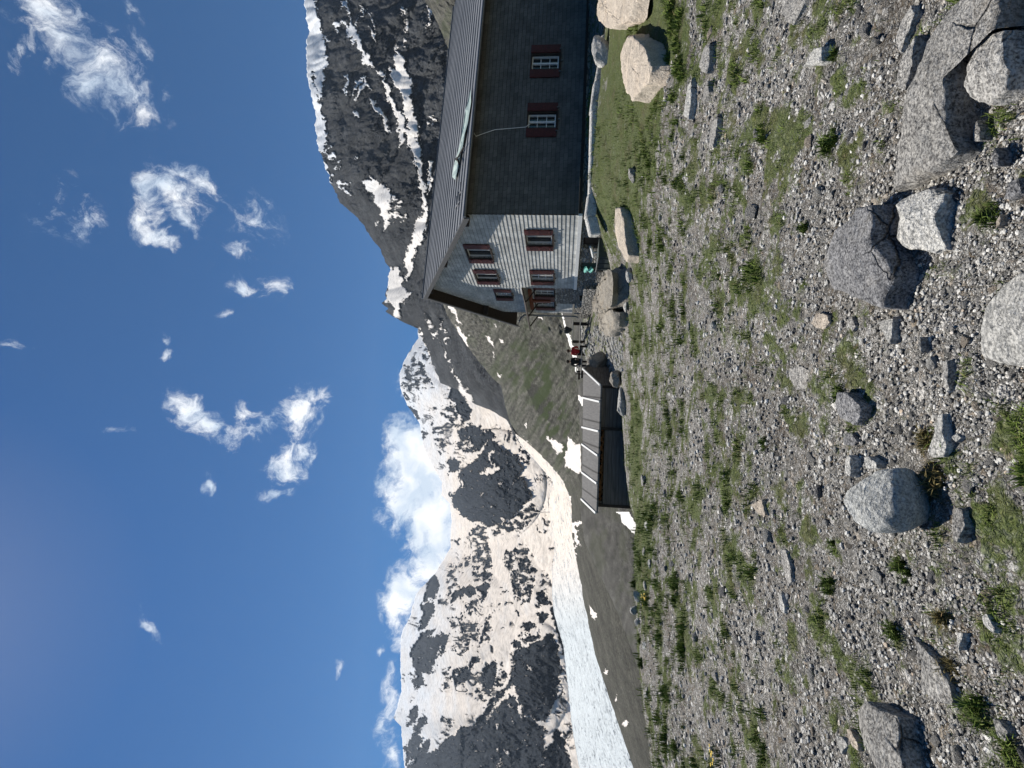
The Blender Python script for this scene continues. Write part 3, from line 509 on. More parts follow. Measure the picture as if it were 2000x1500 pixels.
def mat_ground():
    n = NT('alpine_gravel', .95, .1)
    jit = n.mix(.08, n.co, n.noise(14, 2, .5, col=True))
    def cells(sc):
        v = n.vor(sc, co=jit); e = n.vor(sc, 'DISTANCE_TO_EDGE', co=jit)
        bw = n.t.nodes.new('ShaderNodeSeparateColor'); n.lk(v.outputs['Color'], bw.inputs[0]); return bw, v.outputs['Distance'], e.outputs['Distance']
    b1, d1, e1 = cells(24); b2, d2, e2 = cells(62); b3, d3, e3 = cells(150)
    def pcol(b):
        c = n.ramp(b.outputs[0], (0., (.09,.092,.09)), (.3, (.26,.253,.235)), (.7, (.46,.45,.43)), (1., (.76,.75,.72)))
        return n.mix(n.ramp(b.outputs[1], (.72, 0.), (.95, .55)), c, (.30,.23,.15))
    g1 = n.mix(n.ramp(e1, (0., 0.), (.10, 1.)), (.075,.071,.063), pcol(b1))
    g2 = n.mix(n.ramp(e2, (0., 0.), (.14, 1.)), (.095,.09,.08), pcol(b2))
    g3 = n.mix(n.ramp(e3, (0., .1), (.2, 1.)), (.13,.123,.11), pcol(b3))
    c = n.mix(n.ramp(b2.outputs[2], (.45, 0.), (.5, 1.)), g3, g2)
    m1 = n.math('MULTIPLY', n.ramp(b1.outputs[2], (.66, 0.), (.7, 1.)), 1.)
    c = n.mix(m1, c, g1)
    soil = n.ramp(n.noise(1.7, 6, .65, .3), (.5, 0.), (.64, .75))
    c = n.mix(n.math('MULTIPLY', soil, n.ramp(b2.outputs[1], (.3, 1.), (.6, .25))), c, n.ramp(n.noise(30, 4, .6), (.35, (.045,.032,.02)), (.65, (.13,.10,.07))))
    big = n.ramp(n.noise(.55, 5, .6), (.35, .8), (.65, 1.15)); c = n.mix(1, c, big, 'MULTIPLY')
    gcol = n.ramp(n.noise(38, 5, .7), (.3, (.03,.048,.012)), (.5, (.08,.112,.024)), (.7, (.17,.19,.06)))
    gcol = n.mix(n.ramp(n.noise(2.5, 4, .6), (.5, 0.), (.7, .5)), gcol, (.11,.085,.045))
    gf = n.ramp(n.math('ADD', n.math('MULTIPLY', n.attr('green'), .95), n.math('MULTIPLY', n.math('SUBTRACT', n.noise(26, 6, .78), .5), 2.2)), (.36, 0.), (.72, 1.))
    c = n.mix(n.math('MULTIPLY', gf, .85), c, gcol)
    h = n.math('ADD', n.math('MULTIPLY', n.math('MULTIPLY', n.ramp(e1, (0., 0.), (.35, 1.)), m1), .9), n.math('ADD', n.math('MULTIPLY', n.ramp(e2, (0., 0.), (.3, 1.)), .35), n.math('MULTIPLY', n.ramp(e3, (0., 0.), (.3, 1.)), .12)))
    nb = n.bump(h, 1., .022); nb = n.bump(n.noise(45, 5, .7), .6, .012, nb)
    return n.done(c, nb)
M_ground = mat_ground()
g = mk('ground', mesh_np('ground', np.stack([X_, Y_, Z_], -1).reshape(-1, 3), grid_faces(*X_.shape)[:, ::-1], {'green': gr_}), M_ground); tag(g, kind='structure')

# valley floor far below, reaching to the horizon
th = np.radians(np.arange(0, 361, 3.)); rr = np.array([50, 200, 600, 1500, 4000, 12000, 25000.]); zz = np.array([-45, -110, -190, -260, -300, -320, -330.])
T_, RR = np.meshgrid(th, rr); ZZ = np.repeat(zz[:, None], len(th), 1)+fbm(T_*4, RR/700, 3)*20
vf = mk('valley_floor', mesh_np('valley_floor', np.stack([RR*np.sin(T_), RR*np.cos(T_), ZZ], -1).reshape(-1, 3), grid_faces(*T_.shape)[:, ::-1], {'snow': T_*0, 'tone': T_*0+.5, 'green': T_*0+.2, 'dust': T_*0}), M_slope); tag(vf, kind='structure')









#PART2
# ------------------------------------------------------------------ the hut
HA = radians(12.57); ES = Vector((cos(HA), sin(HA), 0)); ET = Vector((-sin(HA), cos(HA), 0))
C0 = Vector((6.137, 18.4, 0))
HM = Matrix(((ES.x, ET.x, 0, C0.x), (ES.y, ET.y, 0, C0.y), (0, 0, 1, 0), (0, 0, 0, 1)))   # local: x along the dark wall, y along the gable wall away from us
hut = empty('mountain_hut', (C0.x, C0.y, .6), HA)
tag(hut, 'big mountain hut clad in grey shingles with red shutters and a sheet roof', 'hut')
HI = hut.matrix_basis.inverted()
def hb(mb, name, mat, parent=hut, **k):
    return mb.build(name, mat, parent, Matrix.Translation((0, 0, -.6)), **k)
for o_ in (hut,): pass

def mat_shingle(nm='fibre_cement_shingles', k=1., tint=(1,1,1)):
    n = NT(nm, .85, .2)
    sep = n.t.nodes.new('ShaderNodeSeparateXYZ'); n.lk(n.co, sep.inputs[0])
    xy = n.math('ADD', sep.outputs[0], sep.outputs[1])
    cmb = n.t.nodes.new('ShaderNodeCombineXYZ'); n.lk(xy, cmb.inputs[0]); n.lk(n.math('ADD', sep.outputs[2], .6-1.36+.004), cmb.inputs[1])
    b = n.t.nodes.new('ShaderNodeTexBrick'); n.lk(cmb.outputs[0], b.inputs['Vector'])
    b.inputs['Scale'].default_value = 1; b.inputs['Brick Width'].default_value = .31; b.inputs['Row Height'].default_value = .155; b.inputs['Mortar Size'].default_value = .004
    b.inputs['Color1'].default_value = (.44,.45,.43,1); b.inputs['Color2'].default_value = (.62,.62,.59,1); b.inputs['Mortar'].default_value = (.12,.12,.12,1); b.inputs['Bias'].default_value = 0
    c = n.mix(1, b.outputs['Color'], n.ramp(n.noise(1.3, 6, .7), (.3, .62), (.65, 1.08)), 'MULTIPLY')
    c = n.mix(n.ramp(n.noise(6, 5, .7, 0, n.mapp((1,1,.15))), (.5, 0.), (.75, .35)), c, (.22,.22,.21))
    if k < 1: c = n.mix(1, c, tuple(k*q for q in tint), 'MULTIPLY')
    return n.done(c, n.bump(n.noise(40, 4, .6), .3, .005))
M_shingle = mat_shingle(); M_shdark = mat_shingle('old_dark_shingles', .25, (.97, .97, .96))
M_red = mat_plain('red_shutter_paint', (.065,.010,.009), .55, .3, 9)
M_white = mat_plain('white_paint', (.72,.72,.70), .5, .08, 9)
M_darkwood = mat_plain('dark_timber', (.035,.026,.02), .8, .3, 14)
M_metal = mat_plain('grey_metal', (.16,.165,.17), .45, .15, 6, .5, .6)
M_glass = mat_plain('window_glass', (.015,.018,.022), .06, .1, 3, .6)
M_dark = mat_plain('dark_opening', (.012,.012,.014), .9, .2, 5)
def mat_masonry():
    n = NT('rubble_masonry', .95, .1)
    co = n.mapp((1,1,1.9)); v = n.vor(3.4, co=co); e = n.vor(3.4, 'DISTANCE_TO_EDGE', co=co)
    sp = n.t.nodes.new('ShaderNodeSeparateColor'); n.lk(v.outputs['Color'], sp.inputs[0])
    c = n.ramp(sp.outputs[0], (0., (.16,.155,.145)), (.5, (.29,.28,.26)), (1., (.44,.42,.38)))
    c = n.mix(1, c, n.ramp(n.noise(30, 4, .7), (.3, .7), (.7, 1.2)), 'MULTIPLY')
    c = n.mix(n.ramp(e.outputs['Distance'], (.02, 1.), (.09, 0.)), c, (.13,.125,.115))
    return n.done(c, n.bump(n.ramp(e.outputs['Distance'], (0., 0.), (.2, 1.)), 1, .05))
M_masonry = mat_masonry()
def mat_sheetroof():
    n = NT('weathered_roof_sheets', .55, .4)
    c = n.ramp(n.noise(1.1, 6, .65, .5, n.mapp((.35,1,1))), (.3, (.15,.16,.175)), (.7, (.27,.275,.285)))
    c = n.mix(n.ramp(n.noise(9, 5, .7), (.5, 0.), (.75, .5)), c, (.11,.105,.10))
    return n.done(c, n.bump(n.noise(16, 4, .6), .3, .01))
M_roof = mat_sheetroof()

# openings: (start, end, z0, z1) along each wall
GW = [(1.42,2.23,2.34,3.34,'ajar'),(4.92,5.66,2.34,3.34,'shut'),(2.62,3.46,4.93,5.92,'ajar'),(4.98,5.74,4.93,5.92,'ajar')]
EW = [(7.0,7.75,2.34,3.28,'shut'),(8.55,9.3,2.34,3.28,'shut'),(7.45,8.05,4.5,5.3,'shut')]
SW = [(3.58,4.22,2.34,3.38,'white'),(6.2,6.86,2.34,3.38,'white'),(11.2,11.84,2.34,3.38,'white'),(14.2,14.84,2.34,3.38,'white')]
RZ, RY = 8.85, 7.05                       # ridge height and position along the gable
def roof_z(y): return 5.42+(RZ-5.42)*(y+.45)/(RY+.45) if y < RY else RZ-(RZ-4.5)*(y-RY)/(11.0-RY)
SL = 17.0
def courses(mb, axis, a0, a1, z0, topf, openings, off=0.):
    z = z0; h = .155
    while True:
        zt = z+h; segs = [(a0, a1)]
        for o in openings:
            if o[3] > z+.02 and o[2] < zt-.02:
                ns = []
                for s0, s1 in segs:
                    if o[1] <= s0 or o[0] >= s1: ns.append((s0, s1))
                    else:
                        if o[0] > s0: ns.append((s0, o[0]))
                        if o[1] < s1: ns.append((o[1], s1))
                segs = ns
        any_ = False
        for s0, s1 in segs:
            # clip to the underside of the roof
            k = max(1, int((s1-s0)/.25)); xs = [s0+(s1-s0)*i/k for i in range(k+1)]
            good = [x for x in xs if topf(x) > zt]
            if len(good) < 2: continue
            any_ = True; s0c, s1c = good[0], good[-1]
            lo, hi = .034, .012
            if axis == 'y': P = lambda s, o, zz: (-o+off, s, zz)
            else: P = lambda s, o, zz: (s, -o+off, zz)
            mb.quad(P(s0c, lo, z), P(s1c, lo, z), P(s1c, hi, zt), P(s0c, hi, zt))
            mb.quad(P(s0c, hi-.002, z), P(s1c, hi-.002, z), P(s1c, lo, z), P(s0c, lo, z))
        z = zt
        if not any_ and z > z0+1: break
        if z > 9: break
# bare wall behind the shingles (body of the house), with real window openings left in it
def wall_with_holes(mb, axis, a0, a1, z0, z1f, openings, depth=.3, off=0.):
    cuts = sorted(set([a0, a1]+[q for o in openings for q in o[:2]]+list(np.arange(a0, a1, .5))))
    for c0, c1 in zip(cuts[:-1], cuts[1:]):
        if c1-c0 < 1e-4: continue
        mid = (c0+c1)/2; sp = sorted([(o[2], o[3]) for o in openings if o[0]-1e-6 <= mid <= o[1]+1e-6]); z = z0
        for a, b in sp+[(None, None)]:
            zt0 = zt1 = a if a is not None else None
            if a is None: zt0, zt1 = z1f(c0), z1f(c1)
            if min(zt0, zt1) > z:
                if axis == 'y': mb.hexa([(off,c0,z),(off+depth,c0,z),(off+depth,c1,z),(off,c1,z),(off,c0,zt0),(off+depth,c0,zt0),(off+depth,c1,zt1),(off,c1,zt1)])
                else: mb.hexa([(c0,off,z),(c1,off,z),(c1,off+depth,z),(c0,off+depth,z),(c0,off,zt0),(c1,off,zt1),(c1,off+depth,zt1),(c0,off+depth,zt0)])
            if b: z = b
under = lambda y: roof_z(y)-.16
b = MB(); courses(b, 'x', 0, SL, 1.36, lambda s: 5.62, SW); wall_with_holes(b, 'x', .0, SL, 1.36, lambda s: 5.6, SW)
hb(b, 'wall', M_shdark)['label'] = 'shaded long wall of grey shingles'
b = MB(); courses(b, 'y', 0, 6.5, 1.36, under, GW); wall_with_holes(b, 'y', .31, 6.5, 1.36, under, GW)
hb(b, 'wall', M_shingle)['label'] = 'pale sunlit gable wall of grey shingles'
b = MB(); courses(b, 'y', 6.5, 10.2, 2.2, under, EW, .12); wall_with_holes(b, 'y', 6.5, 10.2, 1.36, under, EW, .3, .12)
b.box((.42, 9.9, 1.36), (SL, 10.2, 4.6))
hb(b, 'wall', M_shingle)['label'] = 'far end of the gable wall, set back a little'
b = MB(); b.box((SL-.3, .31, 1.36), (SL, 9.89, 5.3)); hb(b, 'wall', M_shingle)['label'] = 'far end wall'
b = MB(); b.box((-.09, -.07, 1.22), (-.0, 6.5, 1.36)); hb(b, 'sill_board', M_white)
b = MB(); b.box((0, -.07, 1.26), (SL, -.0, 1.355)); hb(b, 'sill_board', M_darkwood)
FOUND_OP = [(1.7,2.6,.0,1.1,'d'),(3.9,4.75,.1,1.1,'d'),(7.5,8.2,.42,1.02,'d')]
b = MB(); wall_with_holes(b, 'y', .06, 10.3, -.6, lambda y: 1.255, FOUND_OP, .35, .05); b.box((.4, .02, -.6), (SL, .35, 1.25)); b.box((.1, 6.52, 1.256), (.42, 8.8, 2.2))
b.box((-.12, 6.3, -.6), (.04, 10.35, .9))
hb(b, 'foundation', M_masonry)
for o in FOUND_OP:
    b = MB(); b.box((.36, o[0]-.02, o[2]-.02), (.385, o[1]+.02, o[3]+.02)); hb(b, 'cellar_opening', M_dark)
for s, o in ((0, FOUND_OP[0]), (1, FOUND_OP[1])):
    b = MB(); b.box((.22, o[0]+.03, o[2]), (.25, o[1]-.03, o[3]-.05)); d = hb(b, 'cellar_door', mat_plain('green_door', (.02,.05,.045), .6) if s else M_darkwood)

def window(axis, o, off=0.):
    a0, a1, z0, z1, kind = o
    if axis == 'y': P = lambda s, d, z: (-d+off, s, z)
    else: P = lambda s, d, z: (s, -d+off, z)
    def bx(mb, s0, s1, d0, d1, za, zb):
        p, q = P(s0, d0, za), P(s1, d1, zb); mb.box(tuple(min(i, j) for i, j in zip(p, q)), tuple(max(i, j) for i, j in zip(p, q)))
    b = MB(); t = .05                      # timber lining with a sill that stands out
    bx(b, a0-.05, a0, -.2, .045, z0-.05, z1+.05); bx(b, a1, a1+.05, -.2, .045, z0-.05, z1+.05); bx(b, a0, a1, -.2, .045, z1, z1+.05); bx(b, a0-.06, a1+.06, -.2, .10, z0-.09, z0-.05); bx(b, a0, a1, -.2, .03, z0-.05, z0)
    w = hb(b, 'window', M_darkwood)
    b = MB(); ft = .045 if axis == 'x' else .026; mid = (a0+a1)/2
    if kind == 'ajar':                     # two casements standing open inwards, one pale frame line each
        bx(b, a0, a0+ft, -.13, -.07, z0, z1); bx(b, a1-ft, a1, -.13, -.07, z0, z1); bx(b, a0+ft, a1-ft, -.13, -.07, z0, z0+ft); bx(b, a0+ft, a1-ft, -.13, -.07, z1-ft, z1)
        bx(b, a0+.28, a0+.28+ft, -.12, -.06, z0+ft, z1-ft)
        for k in (1, 2): bx(b, a0+ft, a0+.28, -.115, -.08, z0+(z1-z0)*k/3-.012, z0+(z1-z0)*k/3+.012)
    else:
        bx(b, a0, a0+ft, -.13, -.06, z0, z1); bx(b, a1-ft, a1, -.13, -.06, z0, z1); bx(b, a0+ft, a1-ft, -.13, -.06, z0, z0+ft); bx(b, a0+ft, a1-ft, -.13, -.06, z1-ft, z1)
        bx(b, mid-.03, mid+.03, -.12, -.055, z0+ft, z1-ft)
        for k in (1, 2):
            zc = z0+(z1-z0)*k/3; bx(b, a0+ft, mid-.03, -.115, -.07, zc-.012, zc+.012); bx(b, mid+.03, a1-ft, -.115, -.07, zc-.012, zc+.012)
    hb(b, 'frame', M_white, w)
    b = MB(); bx(b, a0, a1, -.15, -.135, z0, z1); hb(b, 'pane', M_glass, w)
    sw = .36
    for s0, s1 in ((a0-.06-sw, a0-.06), (a1+.06, a1+.06+sw)):
        b = MB(); bx(b, s0, s1, .045, .075, z0-.05, z1+.05)
        for zz in (z0+.05, (z0+z1)/2-.04, z1-.13): bx(b, s0+.03, s1-.03, .075, .088, zz, zz+.08)
        for k in range(11):
            zz = z0+.16+k*(z1-z0-.3)/11; bx(b, s0+.06, s1-.06, .075, .082, zz, zz+.03)
        hb(b, 'shutter', M_red, w)
    for q0, q1, d0, d1, za, zb in (((a0+a1)/2-.02, (a0+a1)/2+.02, .05, .10, z0-.16, z0-.09), (a0-.2, a0-.18, .075, .12, z0-.12, z0-.02), (a1+.18, a1+.2, .075, .12, z0-.12, z0-.02)):
        b = MB(); bx(b, q0, q1, d0, d1, za, zb); hb(b, 'shutter_stay', M_metal, w)
    return w
for o in GW: window('y', o)
for o in EW: window('y', o, .12)
for o in SW: window('x', o)

# the roof: overlapping rows of sheets, near slope and far slope
def slope(mb, y0, z0, y1, z1, x0, x1, rows, th=.05):
    d = Vector((0, y1-y0, z1-z0)); nrm = Vector((0, -(z1-z0), y1-y0)).normalized()*(1 if y1 > y0 else -1)
    if nrm.z < 0: nrm = -nrm
    for i in range(rows):
        a = Vector((0, y0, z0))+d*(i/rows); c = Vector((0, y0, z0))+d*((i+1.0)/rows)
        lo = nrm*th; hi = nrm*.012
        P = [Vector((x0,0,0))+a, Vector((x1,0,0))+a, Vector((x1,0,0))+c, Vector((x0,0,0))+c]
        Q = [P[0]+lo, P[1]+lo, P[2]+hi, P[3]+hi]
        mb.hexa([tuple(p) for p in P]+[tuple(q) for q in Q])
b = MB(); slope(b, -.55, roof_z(-.55)+.0, RY, RZ, -.5, SL+.5, 17); slope(b, 11.0, 4.5, RY, RZ, -.45, SL+.5, 16)
roof = hb(b, 'roof', M_roof)
b = MB(); b.tube([(-.5, RY, RZ+.03), (SL+.5, RY, RZ+.03)], .06); hb(b, 'ridge_cap', M_metal, roof)
b = MB()                                   # boarding under the overhang and the barge boards
def under_slab(x0, x1, ya, yb, t0=.012, t1=.09):
    za, zb = (roof_z(ya), roof_z(yb)) if yb <= RY+.001 else (RZ if ya <= RY+.01 else roof_z(ya), roof_z(yb))
    b.hexa([(x0,ya,za-t1),(x1,ya,za-t1),(x1,yb,zb-t1),(x0,yb,zb-t1),(x0,ya,za-t0),(x1,ya,za-t0),(x1,yb,zb-t0),(x0,yb,zb-t0)])
under_slab(-.47, SL+.45, -.52, RY); under_slab(-.42, SL+.45, RY+.01, 10.95)
hb(b, 'roof_boarding', M_darkwood, roof)
b = MB(); under_slab(-.53, -.475, -.56, RY, -.0, .2); under_slab(-.48, -.425, RY+.02, 11.02, -.0, .2); hb(b, 'barge_board', mat_plain('grey_board', (.10,.10,.10), .7), roof)
for y in (.15, 3.6, 6.6, 9.4):
    b = MB(); z = roof_z(y)-.105; b.box((-.38, y-.09, z-.26), (.3, y+.09, z)); hb(b, 'purlin', M_darkwood, roof)
b = MB(); b.tube([(-.5, -.62, roof_z(-.55)-.03), (SL+.5, -.62, roof_z(-.55)-.03)], .06, 8); hb(b, 'gutter', M_metal, roof)
b = MB(); b.tube([(-.4, 11.05, 4.45), (-.2, 11.0, 4.35), (-.08, 10.6, 4.2), (-.03, 10.28, 4.0), (-.03, 10.28, 1.2), (-.1, 10.28, 1.0)], .045, 8); hb(b, 'downpipe', M_metal)
b = MB()                                   # small wooden canopy over the set-back end
b.hexa([(-.75,6.6,3.62),(.1,6.6,3.86),(.1,10.9,3.86),(-.75,10.9,3.62),(-.75,6.6,3.68),(.1,6.6,3.92),(.1,10.9,3.92),(-.75,10.9,3.68)]); cpy = hb(b, 'canopy', M_darkwood)
b = MB(); b.box((-.02, 8.2, 2.5), (.07, 8.44, 3.6)); b.box((-.02, 6.9, 3.42), (.09, 9.5, 3.6)); hb(b, 'canopy_trim', mat_plain('reddish_board', (.16,.05,.025), .7), cpy)
for y in (6.9, 8.9, 10.5):
    b = MB(); b.tube([(.1, y, 3.2), (-.6, y, 3.64)], .035, 6); hb(b, 'brace', M_darkwood, cpy)
b = MB(); b.tube([(3.0, -.66, 5.35), (3.1, -.2, 5.28), (3.35, -.05, 5.0), (3.5, -.05, 4.6), (3.55, -.05, 4.0), (3.6, -.05, 3.45), (3.7, -.08, 3.3)], .014, 6); hb(b, 'cable', M_white)
b = MB()
for x, y in ((.5, .25), (.55, .6), (.8,.1)):
    z = roof_z(y)+.06; b.tube([(x, y, z), (x+.5, y-.1, z+.02)], .015, 5); b.tube([(x+.1, y-.15, z-.04), (x+.1, y+.2, z+.12)], .015, 5)
hb(b, 'snow_guard', M_metal, roof)
# the pale sheet lying on the roof with its dark poles
def roofpt(s, y, dz=0): return (s, y, roof_z(y)+.07+dz)
tp = empty('tarpaulin', (C0.x, C0.y, 0), HA); tag(tp, 'torn pale green tarpaulin lying on the hut roof above the shaded wall', 'tarpaulin')
pts = [(a_, b_*1.5+.35) for a_, b_ in [(5.2,-.35),(4.4,-.1),(3.9,.0),(3.6,.35),(3.2,.75),(3.0,1.1),(2.7,.9),(2.1,.45),(2.35,.3),(2.7,.25),(3.0,-.0),(3.3,-.25),(3.7,-.35),(4.4,-.5)]]
bm = bmesh.new(); nn = 10; cen = np.mean(pts, 0); prev = None; rings = []
for k in range(6):
    f_ = 1-k/5.5; rings.append([bm.verts.new(roofpt(cen[0]+(p[0]-cen[0])*f_, cen[1]+(p[1]-cen[1])*f_, (.03+.10*abs(pn(np.array([p[0]*f_*5.]), np.array([p[1]*f_*5+k]))[0])))) for p in pts])
for a, c in zip(rings[:-1], rings[1:]):
    for i in range(len(pts)): bm.faces.new((a[i], a[(i+1) % len(pts)], c[(i+1) % len(pts)], c[i]))
bm.faces.new(rings[-1]); bmesh.ops.recalc_face_normals(bm, faces=bm.faces)
bmesh.ops.solidify(bm, geom=bm.faces[:], thickness=.01)
me = bpy.data.meshes.new('sheet'); bm.to_mesh(me); bm.free(); mk('sheet', me, mat_plain('pale_green_tarp', (.50,.60,.55), .6, .15, 5), tp)
b = MB(); b.tube([roofpt(3.2,1.25,.1), roofpt(3.0,.9,.1), roofpt(2.3,.35,.1)], .035, 6); b.build('pole', M_dark, tp)
b = MB(); b.tube([roofpt(2.9,.9,.12), roofpt(2.6,-.3,.12)], .03, 6); b.build('pole', M_dark, tp)

# ------------------------------------------------------------------ woodshed
shed = empty('wooden_shed', (-2.2, 19.2, -.8)); tag(shed, 'long low weathered wooden shed with white battens on its roof', 'shed')
SI = Matrix.Translation((2.2, -19.2, .8))
def sb(mb, name, mat, **k): return mb.build(name, mat, k.pop('parent', shed), SI, **k)
def mat_boards(name, ax, cA, cB, sc=7.):
    n = NT(name, .85, .2)
    w = n.noise(3., 5, .6, .2, n.mapp((.5,1,14) if ax == 'h' else (14,1,.5)))
    c = n.ramp(w, (.3, cA), (.7, cB)); sep = n.t.nodes.new('ShaderNodeSeparateXYZ'); n.lk(n.co, sep.inputs[0])
    q = n.math('FRACT', n.math('MULTIPLY', sep.outputs[2 if ax == 'h' else 0], sc)); g_ = n.ramp(q, (.0, .15), (.07, 1.), (.95, 1.), (1., .3))
    c = n.mix(1, c, g_, 'MULTIPLY'); return n.done(c, n.bump(w, .5, .02))
M_logs = mat_boards('weathered_boards', 'h', (.07,.06,.052), (.20,.18,.16))
M_shroof = mat_boards('grey_roof_boards', 'v', (.10,.10,.10), (.19,.185,.18), 1.1)
fa = at(498, 1168, 18.6); fbq = at(748, 1176.5, 19.2)       # eave line, left and right
ra = at(525, 1139.5, 20.4); rb = at(780, 1142, 21.3)         # ridge line
dx = Vector(fbq)-Vector(fa); v_ = lambda p: Vector(p)
Bl, Br = v_(ra)+(v_(ra)-v_(fa))*.9, v_(rb)+(v_(rb)-v_(fbq))*.9
Bl.z = fa[2]; Br.z = fbq[2]
up = Vector((0,0,.06))
b = MB(); F0, F1, R0_, R1_ = v_(fa), v_(fbq), v_(ra), v_(rb)
b.hexa([F0, F1, R1_, R0_, F0+up, F1+up, R1_+up, R0_+up]); b.hexa([R0_, R1_, Br, Bl, R0_+up*1.05, R1_+up*1.05, Br+up, Bl+up]); rf = sb(b, 'roof', M_shroof)
for u0, u1 in ((.0, .0), (.225, .2), (.44, .41), (.63, .54), (.865, .77), (1., 1.)):
    P0 = F0.lerp(F1, u0)+up*1.05; P1 = R0_.lerp(R1_, u1)+up*1.1; w = Vector((.034, .006, 0)); h = Vector((0,0,.045))
    b = MB(); b.hexa([P0-w, P0+w, P1+w, P1-w, P0-w+h, P0+w+h, P1+w+h, P1-w+h]); sb(b, 'batten', M_white, parent=rf)
inb = Vector((0, .28, 0)); wl = F0+inb+Vector((.22, 0, 0)); wr = F1+inb+Vector((-.06, 0, 0)); wj = wl.lerp(wr, .64)
def wallbox(mb, A, B, th, zb, zt):
    d = (B-A).normalized(); n_ = Vector((-d.y, d.x, 0))*th
    mb.hexa([Vector((A.x,A.y,zb)), Vector((B.x,B.y,zb)), Vector((B.x,B.y,zb))+n_, Vector((A.x,A.y,zb))+n_, Vector((A.x,A.y,zt)), Vector((B.x,B.y,zt)), Vector((B.x,B.y,zt))+n_, Vector((A.x,A.y,zt))+n_])
b = MB(); wallbox(b, wl, wj, .1, -2.4, F0.z-.17); sb(b, 'wall', M_logs)
b = MB(); wallbox(b, wj+Vector((.05,.06,0)), wr, .1, -2.0, F1.z+.02); sb(b, 'wall', M_logs)
for q in (wj, wl, wr):
    b = MB(); wallbox(b, q+Vector((-.05,-.03,0)), q+Vector((.05,-.03,0)), .12, -2.2, F0.z); sb(b, 'corner_post', M_darkwood)
g0 = wr+Vector((.02,.1,0)); g1 = Br+Vector((-.1,-.3,0)); rt = R1_+Vector((-.04,0,-.02))
b = MB(); b.quad(Vector((g0.x,g0.y,-1.8)), Vector((g1.x,g1.y,-1.8)), Vector((g1.x,g1.y,g1.z+.05)), rt, Vector((g0.x,g0.y,g0.z+.1))); n0 = len(b.v); o2 = Vector((-.1,0,0))
b.quad(*[Vector(p)+o2 for p in b.v[:5]]); b.f += [(i, (i+1) % 5, n0+(i+1) % 5, n0+i) for i in range(5)]; sb(b, 'gable_wall', M_logs)
b = MB(); g0 = wl+Vector((.02,.1,0)); g1 = Bl+Vector((.2,-.3,0)); rt = R0_+Vector((.2,0,-.02)); b.quad(Vector((g0.x,g0.y,-2.4)), Vector((g1.x,g1.y,-2.8)), Vector((g1.x,g1.y,g1.z+.05)), rt, Vector((g0.x,g0.y,g0.z+.05))); b.quad(*[Vector(p)+Vector((.1,0,0)) for p in b.v[:5]]); b.f += [(i, (i+1) % 5, 5+(i+1) % 5, 5+i) for i in range(5)]; sb(b, 'gable_wall', M_logs)
b = MB(); wallbox(b, Bl+Vector((.2,-.3,0)), Br+Vector((-.1,-.3,0)), .1, -3., F0.z); sb(b, 'back_wall', M_logs)
b = MB()                                   # firewood seen through the slot under the eave
rw = random.Random(3)
for k in range(34):
    p = wl.lerp(wr, .03+.02*k*.9); b.tube([p+Vector((0,.16,-.05-rw.random()*.12)), p+Vector((0,.5,-.05-rw.random()*.12))], .05+.02*rw.random(), 7)
sb(b, 'firewood', mat_plain('cut_firewood', (.20,.09,.035), .9, .3, 12))

# ------------------------------------------------------------------ rocks
def facet_rock(seed, size=(1,1,1), cuts=14, sub=3, rough=.05, sq=.0):
    bm = bmesh.new(); bmesh.ops.create_icosphere(bm, subdivisions=sub, radius=1); R = np.random.default_rng(seed)
    co = np.array([v.co[:] for v in bm.verts])
    for i in range(cuts):
        n = R.normal(size=3); n /= np.linalg.norm(n); d = R.uniform(.55, .86)
        h = co @ n-d; co = co-np.maximum(h, 0)[:, None]*n
    co = co*(1+rough*fbm(co[:, 0]*2.3+seed, co[:, 1]*2.3+co[:, 2]*1.7, 5, .65)+rough*.5*ridge(co[:, 0]*5+seed, co[:, 1]*5+co[:, 2]*4.3, 4, .6))[:, None]
    co *= np.array(size)/2/np.abs(co).max(0)
    for v, c in zip(bm.verts, co): v.co = c
    me = bpy.data.meshes.new('rock'); bm.to_mesh(me); bm.free()
    for p in me.polygons: p.use_smooth = sub > 3
    return me
def place_rock(name, label, cat, U, V, wpx, hpx, mat, seed, depthr=.8, rz=0., sink=.22, sub=4, group=None, tilt=0., cuts=16, rough=.07):
    """U,V: where its foot meets the ground; wpx,hpx: its width and height as seen"""
    p = ghit(U, V)
    if p is None: return None
    D = float((p-EYE) @ _F); w = wpx/FPX*D; dv = max(.05, -(p-EYE)[2]/np.linalg.norm((p-EYE)[:2]))
    h = max(.25*w, hpx/FPX*D*.95-w*depthr*dv*.5)
    me = facet_rock(seed, (w, w*depthr, h/(1-sink)), cuts, sub, rough)
    c = p+np.array([0, w*depthr*.45, 0]); z = gz(c[0], c[1])
    o = mk(name, me, mat); o.location = (c[0], c[1], min(p[2]+.02, z)+h*.5-h*sink*.5); o.rotation_euler = (tilt, tilt*.5, rz); tag(o, label, cat, group); return o

